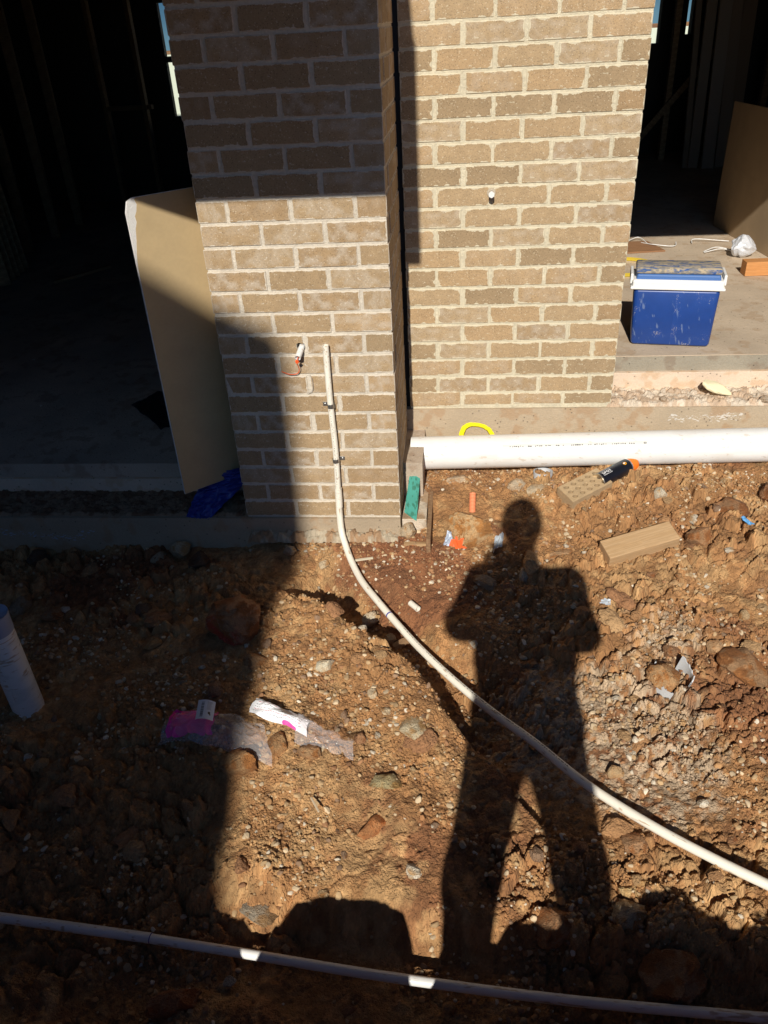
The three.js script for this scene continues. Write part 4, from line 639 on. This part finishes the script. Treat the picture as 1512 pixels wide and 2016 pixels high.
{ const o = thing('spray_can', 'black marking spray can with an orange cap lying by the loose brick', 'spray can', [1.685, 0.5 * (gy(1.62, -0.25) + gy(1.74, -0.35)) + 0.034, -0.295]); o.scale.setScalar(1.15);
  const cv = document.createElement('canvas'); cv.width = 1024; cv.height = 1024; const x = cv.getContext('2d'); x.fillStyle = '#15171f'; x.fillRect(0, 0, 1024, 1024);
  const face = (ox) => { x.save(); x.translate(ox, 0); x.fillStyle = '#f2f2f2'; x.font = 'bold 128px sans-serif'; x.fillText('SPOT', 80, 560); x.font = 'bold 38px sans-serif'; x.fillText('MARKING SPRAY', 82, 612); x.fillStyle = '#1fa39a'; x.fillRect(560, 330, 44, 60); x.fillStyle = '#b9bcc4'; for (let i = 0; i < 6; i++) x.fillRect(110 + i * 52, 300, 34, 120); x.fillStyle = '#15171f'; for (let i = 0; i < 6; i++) x.fillRect(118 + i * 52, 312, 18, 96); x.fillStyle = '#f0a41c'; x.beginPath(); x.arc(860, 560, 56, 0, 7); x.fill(); x.fillStyle = '#ffffff'; x.beginPath(); x.arc(850, 545, 26, 0, 7); x.fill(); x.fillStyle = '#15171f'; x.fillRect(826, 566, 66, 16); x.restore(); };
  face(0); const t = new THREE.CanvasTexture(cv); t.colorSpace = THREE.SRGBColorSpace; t.wrapS = THREE.RepeatWrapping;
  const prof = (a) => new THREE.LatheGeometry(a.map((q) => new THREE.Vector2(...q)), 40);
  const bodyG = new THREE.CylinderGeometry(0.0325, 0.0325, 0.165, 48, 1, true); const uv = bodyG.attributes.uv; for (let i = 0; i < uv.count; i++) uv.setXY(i, uv.getY(i), 1 - (uv.getX(i) * 1.6) ); 
  const body = mesh('body', bodyG, std([1, 1, 1], 0.35, { map: t }), o);
  const rim = mesh('base_rim', prof([[0, -0.076], [0.02, -0.078], [0.028, -0.083], [0.0315, -0.0885], [0.0338, -0.0875], [0.0338, -0.083], [0.0325, -0.0815]]), std([0.62, 0.55, 0.42], 0.3, { metalness: 0.85 }), o);
  mesh('shoulder', prof([[0.0325, 0.0825], [0.0335, 0.0845], [0.0335, 0.0865], [0.029, 0.092]]), std([0.6, 0.6, 0.58], 0.3, { metalness: 0.85 }), o);
  const cap = mesh('cap', prof([[0.0315, 0.087], [0.032, 0.09], [0.0315, 0.118], [0.029, 0.126], [0.021, 0.128], [0.019, 0.122], [0, 0.12]]), std([0.9, 0.2, 0.015], 0.45), o);
  const ax = V(0.2, 0.014, -0.17).normalize(), up = V(0, 1, 0.45); up.addScaledVector(ax, -up.dot(ax)).normalize(); const zx = V().crossVectors(up, ax); o.quaternion.setFromRotationMatrix(new THREE.Matrix4().makeBasis(up, ax, zx)); o.rotateY(SPIN); }

// ---------- scraps on the soil ----------
{ const g = []; for (let i = 0; i < 14; i++) { const t = new THREE.TorusGeometry(0.0125, 0.0034, 6, 16); t.rotateX(Math.PI / 2); t.translate(0, i * 0.0065, 0); g.push(t); } const o = mesh('corrugated_conduit', mergeGeometries(g), std([0.85, 0.3, 0.14], 0.55)); o.position.set(1.032, -0.05, -0.13); o.rotation.set(-0.35, 0, -0.02); tag(o, 'orange corrugated conduit end standing behind the tan rock', 'conduit'); }
{ const o = thing('orange_mesh', 'torn piece of orange barrier mesh beside the tan rock', 'mesh scrap', [0.965, -0.09, 0.1]); const R = rng(3); for (let i = 0; i < 9; i++) { const s = chamferBox(0.006 + R() * 0.012, 0.03 + R() * 0.035, 0.003, 0.0008); s.rotateX(-0.5 + R() * 0.5); s.rotateZ((R() - 0.5) * 0.8); s.translate(-0.025 + i * 0.0085, 0.01 + R() * 0.012, (R() - 0.5) * 0.02); mesh('strand', s, std([0.88, 0.13, 0.03], 0.5), o); } }
function scrap(name, label, cat, corners, amp, mat, seed) { return tag(mesh(name, plastic(corners, amp, 3, seed, 12, 12), mat), label, cat); }
const greyFilm = std([0.45, 0.5, 0.55], 0.4, { side: THREE.DoubleSide });
scrap('plastic_scrap', 'grey plastic scrap right of the tan rock', 'plastic scrap', [[1.12, -0.08, 0.16], [1.16, -0.07, 0.12], [1.17, -0.055, 0.05], [1.13, -0.06, 0.06]], 0.02, greyFilm, 1);
scrap('plastic_scrap', 'grey blue plastic scrap left of the tan rock', 'plastic scrap', [[0.9, -0.1, 0.08], [0.94, -0.09, 0.1], [0.945, -0.06, 0.03], [0.92, -0.06, 0.02]], 0.01, std([0.4, 0.46, 0.56], 0.4, { side: THREE.DoubleSide }), 2);
scrap('plastic_scrap', 'small triangular grey scrap on the soil right of the figure shadow', 'plastic scrap', [[1.52, -0.105, 0.47], [1.57, -0.1, 0.49], [1.575, -0.095, 0.46], [1.54, -0.095, 0.445]], 0.006, greyFilm, 3);
scrap('plastic_scrap', 'bright blue and white wrapper scrap near the right edge', 'plastic scrap', [[2.17, 0.02, 0.03], [2.2, 0.01, 0.07], [2.225, 0.01, 0.06], [2.19, 0.02, 0.015]], 0.008, std([0.12, 0.35, 0.65], 0.4, { side: THREE.DoubleSide }), 4);
// clear wrapper with pink tape, sticker and leaflet
{ const o = thing('plastic_wrapper', 'torn clear plastic wrapper with pink contents and a barcode sticker', 'wrapper', [0, 0, 0]);
  const clear = new THREE.MeshPhysicalMaterial({ color: rgb(0.97, 0.95, 0.96), transmission: 0.84, thickness: 0, roughness: 0.06, side: THREE.DoubleSide });
  const gy2 = (x, z) => baseHeight(x, z), fold = (u, v, s) => { const a = 1 - 2 * Math.abs(fbm(u, v, s, 3) - 0.5) * 2, w = worley(u * 0.8, v * 0.8, s + 3); return 0.6 * a ** 3 + 0.5 * (w.dx * (w.id - 0.5) + w.dy * ((w.id * 31) % 1 - 0.5)); };
  const top = sheet(1, 1, 90, 50, (u, v) => { const e = Math.sin(Math.PI * v), w = (0.05 + 0.03 * sm(0.1, 0.7, u)) * (1 + 0.25 * (vnoise(u * 7, v > 0.5 ? 1 : 9, 6) - 0.5)), x = -0.045 + 0.4 * u + 0.06 * (0.5 - v) * u * u + 0.012 * (vnoise(v * 6, 3, 8) - 0.5), z = 1.16 + 0.09 * u * u - (v - 0.5) * 2 * w; return [x, gy2(x, z) + 0.02 + 0.06 * e * sm(0, 0.2, u) * (1 - 0.4 * u) + 0.022 * fold(u * 3, v * 2, 33), z]; });
  mesh('film', top, clear, o);
  const tail = sheet(1, 1, 50, 26, (u, v) => { const x = 0.44 + 0.2 * u, z = 1.19 + 0.075 * u - (v - 0.5) * 0.1 * (1 - 0.4 * u + 0.3 * (vnoise(u * 6, 4, 3) - 0.5)); return [x, gy2(x, z) + 0.022 + 0.03 * Math.sin(Math.PI * v) + 0.03 * fold(u * 3, v * 2, 35), z]; }); mesh('film_tail', tail, clear, o);
  const pink = std([0.95, 0.04, 0.34], 0.4, { side: THREE.DoubleSide });
  mesh('pink_tape', sheet(1, 1, 40, 20, (u, v) => { const x = -0.02 + 0.17 * u + 0.015 * (vnoise(v * 5, 1, 2) - 0.5), z = 1.195 - 0.1 * v + 0.025 * u + 0.018 * (vnoise(u * 5, 2, 4) - 0.5); return [x, gy2(x, z) + 0.03 + 0.024 * Math.sin(3.14 * v) + 0.022 * fold(u * 3, v * 2.4, 55), z]; }), pink, o);
  const cv = document.createElement('canvas'); cv.width = 256; cv.height = 256; const x = cv.getContext('2d'); x.fillStyle = '#dfe3ea'; x.fillRect(0, 0, 256, 256); x.fillStyle = '#222'; const R = rng(12); for (let i = 0; i < 22; i++) x.fillRect(60, 30 + i * 9, 44, 2 + R() * 5); x.fillStyle = '#777'; for (let i = 0; i < 8; i++) x.fillRect(150, 24 + i * 14, 50 + R() * 40, 4); x.fillStyle = '#4a3520'; x.beginPath(); x.arc(190, 170, 17, 0, 7); x.arc(205, 190, 9, 0, 7); x.fill();
  const t = new THREE.CanvasTexture(cv); t.colorSpace = THREE.SRGBColorSpace;
  mesh('barcode_sticker', sheet(1, 1, 12, 12, (u, v) => { const a = 0.085 + 0.065 * u + 0.012 * (1 - v), z = 1.195 - 0.085 * v + 0.012 * u; return [a, gy2(a, z) + 0.088 + 0.008 * Math.sin(3 * u), z]; }), std([1, 1, 1], 0.5, { map: t, side: THREE.DoubleSide }), o);
}
{ const cv = document.createElement('canvas'); cv.width = 512; cv.height = 160; const x = cv.getContext('2d'); x.fillStyle = '#f3f3f3'; x.fillRect(0, 0, 512, 160); x.fillStyle = '#d77'; const R = rng(6); for (let j = 0; j < 6; j++) { let px = 30; x.fillStyle = j === 1 || j === 4 ? '#c95b6c' : '#8d8f96'; while (px < 440) { const w = 6 + R() * 22; x.fillRect(px, 22 + j * 20, w, 4); px += w + 6; } }
  x.fillStyle = '#e0409a'; x.beginPath(); x.ellipse(360, 150, 60, 20, 0, 0, 7); x.fill(); const t = new THREE.CanvasTexture(cv); t.colorSpace = THREE.SRGBColorSpace;
  tag(mesh('leaflet', sheet(1, 1, 30, 10, (u, v) => { const a = 0.27 + 0.21 * u + 0.02 * (v - 0.5) + 0.012 * (vnoise(v * 4, 1, 3) - 0.5), z = 1.1 + 0.08 * u - (v - 0.5) * (0.052 + 0.012 * vnoise(u * 5, 2, 5)); return [a, baseHeight(a, z) + 0.04 + 0.014 * Math.sin(3.14 * v) + 0.034 * (fbm(u * 5, v * 2.4, 4, 3) - 0.5) - 0.02 * u, z]; }), std([1, 1, 1], 0.6, { map: t, side: THREE.DoubleSide })), 'white printed leaflet beside the clear wrapper', 'leaflet'); }

// ---------- paint marks on the footing ----------
{ const R = rng(21), g = new THREE.TorusGeometry(0.075, 0.0125, 6, 60, 5.0), p = g.attributes.position; for (let i = 0; i < p.count; i++) { const a = Math.atan2(p.getY(i), p.getX(i)), k = 1 + 0.06 * (fbm(a * 3, 2, 8, 3) - 0.5) * 2; p.setXYZ(i, p.getX(i) * 1.12 * k, p.getY(i) * 0.92 * k, p.getZ(i) * 0.08); } g.rotateZ(-0.6); g.computeVertexNormals();
  const o = mesh('yellow_paint_ring', g, std([0.85, 0.72, 0.005], 0.7)); o.position.set(1.06, 0.105, -0.5815); tag(o, 'bright yellow sprayed ring on the footing behind the large pipe', 'paint mark'); }
function streak(label, x0, x1, y, z, c, seed, hgt) { const g = []; const R = rng(seed); for (let i = 0; i < 170; i++) { const t = R(), s = 0.0012 + 0.005 * R() ** 3, b = new THREE.CircleGeometry(s, 6); b.scale(1.8, 0.6, 1); b.rotateZ((R() - 0.5) * 0.8); b.translate(mix(x0, x1, t), y + hgt * (fbm(t * 5, 1, seed, 3) - 0.5) + (R() + R() + R() - 1.5) * hgt * 0.3, z + 0.0006 + i * 0.00001); g.push(b); } return tag(mesh('lime_streak', mergeGeometries(g), std(c, 0.95)), label, 'paint mark'); }
streak('bluish white chalk streak on the shaded footing at left', -1.35, -0.75, -0.1, 0.012, [0.42, 0.46, 0.52], 61, 0.06);
streak('white lime streak on the sunlit footing at right', 1.98, 2.32, 0.2, -0.583, [0.62, 0.57, 0.49], 62, 0.07);
{ const g = rockGeo(91, 0.075, 0.022, 0.035, 3, 0.3, 2); const o = mesh('foam_lump', g, std([0.8, 0.7, 0.45], 0.85)); o.position.set(2.2, 0.325, -0.66); o.rotation.set(0.3, -0.35, -0.3); tag(o, 'cream foam lump resting on the sunlit ledge below the cooler', 'foam lump'); }
for (const [x, z, s, l] of [[1.95, -0.62, 0.022, 'square mortar block on the sunlit ledge'], [2.42, -0.61, 0.03, 'broken tan mortar block at the right end of the ledge']]) { const o = mesh('mortar_lump', rockGeo(Math.round(s * 4000), s, s * 0.8, s * 0.9, 2, 0.15, 8), stone([0.58, 0.46, 0.33])); o.position.set(x, 0.285, z); tag(o, l, 'mortar lump'); }

// ---------- the right-hand room ----------
{ const o = thing('cooler_box', 'scuffed blue cooler box with a white rim on the slab', 'cooler', [2.03, 0.451, -0.995]); o.rotation.y = -0.17;
  const blueMap = tex(512, 512, (i, j) => { const x = i / 512, y = j / 512, s = fbm(x * 30 + y * 6, y * 8 - x * 3, 71, 5), d = fbm(x * 8, y * 8, 72, 5), f = vnoise(x * 160, y * 160, 73); let c = mulc([0.014, 0.055, 0.24], 0.85 + 0.3 * d); c = mixc(c, [0.35, 0.42, 0.5], 0.3 * sm(0.7, 0.8, s)); return mixc(c, [0.55, 0.48, 0.36], 0.6 * sm(0.66, 0.74, d * 0.7 + 0.3 * f) * sm(0.62, 0.8, fbm(x * 3, y * 3, 75, 3) + 0.25)); });
  const taper = (g, k, h) => { const p = g.attributes.position; for (let i = 0; i < p.count; i++) { const t = 1 + k * (p.getY(i) / h); p.setXYZ(i, p.getX(i) * t, p.getY(i), p.getZ(i) * t); } g.computeVertexNormals(); return g; };
  const b = taper(new RoundedBoxGeometry(0.385, 0.285, 0.2, 4, 0.02), 0.06, 0.285); b.translate(0, 0.1425, 0); const body = mesh('body', uvMetres(toCreasedNormals(b, 0.6), 2), std([1, 1, 1], 0.38, { map: blueMap }), o);
  const mud = []; const R = rng(2); for (let i = 0; i < 40; i++) { const q = new THREE.CircleGeometry(0.003 + 0.012 * R() ** 2, 7); q.scale(1.6, 0.7, 1); q.translate(-0.175 + 0.2 * R(), 0.014 + 0.03 * R() ** 3, 0.1175 + i * 0.00002); mud.push(q); } 
  const r = new RoundedBoxGeometry(0.42, 0.046, 0.212, 3, 0.012); r.translate(0, 0.306, 0); mesh('rim', r, std([0.82, 0.8, 0.75], 0.45), o);
  const r2 = new RoundedBoxGeometry(0.435, 0.014, 0.224, 2, 0.006); r2.translate(0, 0.29, 0); mesh('rim_lip', r2, std([0.82, 0.8, 0.75], 0.45), o);
  const lidMap = tex(512, 512, (i, j) => { const x = i / 512, y = j / 512, a = fbm(x * 14, y * 44, 81, 5), b2 = fbm(x * 40, y * 60, 83, 4); return mixc(mixc([0.03, 0.09, 0.26], [0.44, 0.36, 0.24], sm(0.3, 0.52, a)), [0.17, 0.17, 0.17], 0.7 * sm(0.46, 0.6, b2)); });
  const l0 = taper(new RoundedBoxGeometry(0.385, 0.03, 0.18, 2, 0.008), -0.02, 0.03); l0.translate(0, 0.337, 0); mesh('lid_band', l0, std([0.06, 0.15, 0.38], 0.5), o);
  const l = new RoundedBoxGeometry(0.395, 0.03, 0.165, 3, 0.012); l.translate(0, 0.365, 0); mesh('lid', uvMetres(toCreasedNormals(l, 0.6), 2), std([1, 1, 1], 0.85, { map: lidMap }), o);
  for (const s of [-1, 1]) { const h = new RoundedBoxGeometry(0.014, 0.05, 0.15, 2, 0.005); h.translate(s * 0.214, 0.325, 0); mesh('handle', h, std([0.8, 0.78, 0.73], 0.5), o); }
}
{ const o = mesh('plasterboard_offcut', chamferBox(0.01, 0.85, 2.3, 0.002), std([1, 1, 1], 0.85, { map: tex(256, 256, (i, j) => mulc([0.44, 0.32, 0.19], 0.88 + 0.18 * fbm(i / 22, j / 22, 18, 4))) })); o.position.set(3.03, 0.876, -2.34); o.rotation.y = -0.0; o.rotation.set(0, 0.115, -0.015); tag(o, 'brown plasterboard panel standing inside the right-hand room', 'plasterboard'); }
[[3.2, 0.055, -6.12, 0.02], [3.3, 0.1, -6.08, -0.01], [3.42, 0.12, -6.02, 0.0], [3.55, 0.11, -6.1, 0.02], [3.68, 0.13, -6.16, -0.015]].forEach(([x, w, z, r], i) => { const o = mesh('leaning_board', chamferBox(w, 2.15, 0.035, 0.002), std([[0.34, 0.25, 0.16], [0.38, 0.3, 0.21], [0.42, 0.34, 0.25], [0.38, 0.28, 0.19], [0.34, 0.24, 0.15]][i], 0.8)); o.position.set(x + 0.05, 1.52, z - 0.12); o.rotation.set(-0.13, 0.05, r); tag(o, ['narrow board leaning in the dark room, leftmost of five', 'grey board leaning second of five in the dark room', 'widest pale board leaning in the middle of five', 'pale board leaning fourth of five in the dark room', 'tan board leaning nearest the plasterboard panel, last of five'][i], 'board', 'boards leaning at the back of the right room'); });
{ const s = new THREE.Shape(); s.moveTo(2.05, -3.02); s.lineTo(2.31, -3.02); s.lineTo(2.38, -2.74); s.lineTo(2.0, -2.7); const g = new THREE.ExtrudeGeometry(s, { depth: 0.009, bevelEnabled: false }); g.rotateX(Math.PI / 2); g.scale(1, 1, 1); const p = g.attributes.position; for (let i = 0; i < p.count; i++) p.setZ(i, p.getZ(i)); g.computeVertexNormals(); const o = mesh('plywood_piece', uvMetres(g), std([1, 1, 1], 0.8, { map: woodB, color: rgb(1.25, 1.1, 1.0) })); o.position.y = 0.461; tag(o, 'reddish brown plywood offcut on the slab beside the wall', 'plywood'); }
[[[2.14, -2.98], [2.26, -3.1], [2.3, -2.94]], [[2.26, -2.98], [2.33, -2.87], [2.47, -2.86], [2.49, -2.93]], [[2.6, -2.92], [2.62, -2.99], [2.86, -2.95]], [[2.62, -2.68], [2.72, -2.75], [2.8, -2.73]], [[2.62, -2.66], [2.74, -2.7], [2.82, -2.66]]].forEach((q, i) => tag(mesh('packing_strip', tube(q.map(([x, z], j) => [x, 0.46 + 0.01 * (j % 2), z]), 0.0032, 14, 5), M.white), ['white packing strip by the wall corner', 'hooked white packing strip on the plywood', 'bent white packing strip in the middle of the slab', 'white packing strip pointing at the plastic ball', 'lower white packing strip beside the plastic ball'][i], 'packing strip'));
{ const g = rockGeo(97, 0.085, 0.075, 0.08, 4, 0.45, 3); const o = mesh('plastic_ball', toCreasedNormals(g, 0.35), new THREE.MeshPhysicalMaterial({ color: rgb(0.82, 0.84, 0.87), roughness: 0.3, clearcoat: 0.6, transmission: 0.35, thickness: 0 })); o.position.set(2.83, 0.52, -2.56); tag(o, 'scrunched ball of clear plastic beside the plasterboard panel', 'plastic ball'); }
{ const o = mesh('timber_block', chamferBox(0.3, 0.085, 0.09, 0.003), std([1, 1, 1], 0.8, { map: woodD, color: rgb(1.15, 0.8, 0.5) })); o.position.set(2.87, 0.494, -2.14); o.rotation.y = 0.03; tag(o, 'orange tan timber block on the slab at the right edge', 'timber'); }
{ const o = thing('yellow_strap', 'looped yellow strap lying on the slab behind the cooler', 'strap', [0, 0, 0]); const rib = (pts) => { const c = curve(pts); return sheet(1, 1, 30, 1, (u, v) => { const q = c.getPoint(u); return [q.x, q.y + (v - 0.5) * 0.028, q.z + (v - 0.5) * 0.02]; }); };
  mesh('webbing', rib([[1.95, 0.467, -2.5], [2.08, 0.467, -2.52], [2.2, 0.467, -2.44], [2.22, 0.467, -2.3], [2.13, 0.467, -2.16], [1.95, 0.467, -2.13]]), std([0.75, 0.6, 0.06], 0.7, { side: THREE.DoubleSide }), o); }

// ---------- the photographer, whose shadow falls across the soil ----------
{
  const cap = (p, a, b, ra, rb) => { const bx = b[0] - a[0], by = b[1] - a[1], bz = b[2] - a[2], px = p[0] - a[0], py = p[1] - a[1], pz = p[2] - a[2]; const t = Math.min(1, Math.max(0, (px * bx + py * by + pz * bz) / (bx * bx + by * by + bz * bz))); return Math.hypot(px - bx * t, py - by * t, pz - bz * t) - mix(ra, rb, t); };
  const smin = (a, b, k) => { const h = Math.max(k - Math.abs(a - b), 0) / k; return Math.min(a, b) - h * h * k * 0.25; };
  const B = PERSON.bones;
  const field = (x, y, z) => { let d = 9; const p = [x, y, z]; for (const [a, b, ra, rb, sq] of B) { const q = sq ? [a[0] + (x - a[0]) * sq[0], y, a[2] + (z - a[2]) * sq[1]] : p; d = smin(d, cap(q, a, b, ra, rb) / (sq ? Math.max(sq[0], sq[1]) : 1), 0.045); } return d; };
  const body = skin([0.55, 0.4, 2.95], [1.55, 2.5, 3.62], 0.014, field);
  const H = PERSON.head, hp = (x, y, z) => { let d = Math.hypot((x - H[0]) / 0.078, (y - H[1] - 0.012) / 0.118, (z - H[2] - 0.012) / 0.098) * 0.09 - 0.09;
    d = smin(d, cap([x, y, z], [H[0], H[1] - 0.06, H[2] - 0.035], [H[0], H[1] - 0.1, H[2] - 0.062], 0.05, 0.028), 0.03); d = smin(d, cap([x, y, z], [H[0], H[1] + 0.01, H[2] - 0.088], [H[0], H[1] - 0.03, H[2] - 0.11], 0.008, 0.014), 0.014);
    d = smin(d, cap([x, y, z], [H[0] - 0.02, H[1] - 0.062, H[2] - 0.092], [H[0] + 0.02, H[1] - 0.062, H[2] - 0.092], 0.007, 0.007), 0.01);
    for (const s of [-1, 1]) { d = smin(d, cap([x, y, z], [H[0] + s * 0.079, H[1] - 0.025, H[2] + 0.012], [H[0] + s * 0.086, H[1] + 0.02, H[2] + 0.02], 0.009, 0.013), 0.008); d = Math.max(d, 0.011 - Math.hypot(x - H[0] - s * 0.031, y - H[1] - 0.004, z - H[2] + 0.094)); d = smin(d, Math.hypot(x - H[0] - s * 0.031, y - H[1] - 0.004, z - H[2] + 0.083) - 0.012, 0.004); }
    return smin(d, cap([x, y, z], [H[0], H[1] - 0.05, H[2] + 0.02], [H[0], H[1] - 0.19, H[2] + 0.045], 0.056, 0.062), 0.03); };
  const head = skin([H[0] - 0.12, H[1] - 0.2, H[2] - 0.14], [H[0] + 0.12, H[1] + 0.16, H[2] + 0.14], 0.005, hp);
  const hands = PERSON.hands.map(([w, palm, fingers]) => skin([0.8, 1.68, 2.98], [1.2, 1.98, 3.2], 0.0045, (x, y, z) => { const p = [x, y, z]; let d = cap(p, w, palm, 0.026, 0.03); for (const f of fingers) { let e = 9; for (let i = 1; i < f.length; i++) e = smin(e, cap(p, f[i - 1], f[i], 0.0092 - 0.0006 * i, 0.0086 - 0.0006 * i), 0.004); d = smin(d, e, 0.007); } return d; }));
  const paint = (g, fn) => { const p = g.attributes.position, c = new Float32Array(p.count * 3); for (let i = 0; i < p.count; i++) c.set(fn(p.getX(i), p.getY(i), p.getZ(i)), i * 3); g.setAttribute('color', new THREE.BufferAttribute(c, 3)); return g; };
  const SK = [0.5, 0.32, 0.22];
  paint(body, (x, y, z) => (y < 0.6 ? [0.12, 0.07, 0.04] : y < 1.36 ? [0.06, 0.065, 0.08] : Math.hypot(x - 0.985, y - 1.8, z - 3.1) < 0.16 ? SK : y > 2.03 ? SK : [0.1, 0.13, 0.2])); paint(head, () => SK); hands.forEach((h) => paint(h, () => SK));
  const o = thing('person', 'person taking the photograph with bent arms, whose shadow falls on the soil', 'person', [0, 0, 0]);
  mesh('body', mergeGeometries([body, head, ...hands].map((g) => (g.index ? g.toNonIndexed() : g))), new THREE.MeshStandardMaterial({ vertexColors: true, roughness: 0.85 }), o);
  const hair = skin([H[0] - 0.13, H[1] - 0.1, H[2] - 0.14], [H[0] + 0.13, H[1] + 0.2, H[2] + 0.17], 0.006, (x, y, z) => { const d = Math.hypot((x - H[0]) / 0.094, (y - H[1] - 0.026) / 0.128, (z - H[2] - 0.02) / 0.108) * 0.1 - 0.1; return Math.max(d + 0.006 * (vnoise(x * 60, y * 60 + z * 40, 5) - 0.5), (H[1] + 0.045 - y) * 0.8 - Math.max(0, (z - H[2] - 0.0)) * 1.6 + (z < H[2] - 0.06 ? 0.025 : 0)); });
  mesh('hair', hair, std([0.04, 0.025, 0.018], 0.8), o);
  // the phone, just behind the point the picture is taken from
  const ph = thing('phone', 'phone held upright in the photographer hands', 'phone', [0, 0, 0]); const back = V(0, 0, 1).applyEuler(camera.rotation), dn = V(0, -1, 0).applyEuler(camera.rotation);
  const c = camera.position.clone().addScaledVector(back, 0.012).addScaledVector(dn, 0.055); ph.position.copy(c); ph.rotation.copy(camera.rotation);
  mesh('case', new RoundedBoxGeometry(0.073, 0.15, 0.008, 3, 0.0035), std([0.02, 0.02, 0.022], 0.35), ph); mesh('screen', new THREE.BoxGeometry(0.067, 0.14, 0.0006).translate(0, 0, 0.0044), std([0.01, 0.01, 0.012], 0.1), ph);
}
renderer.render(scene, camera);
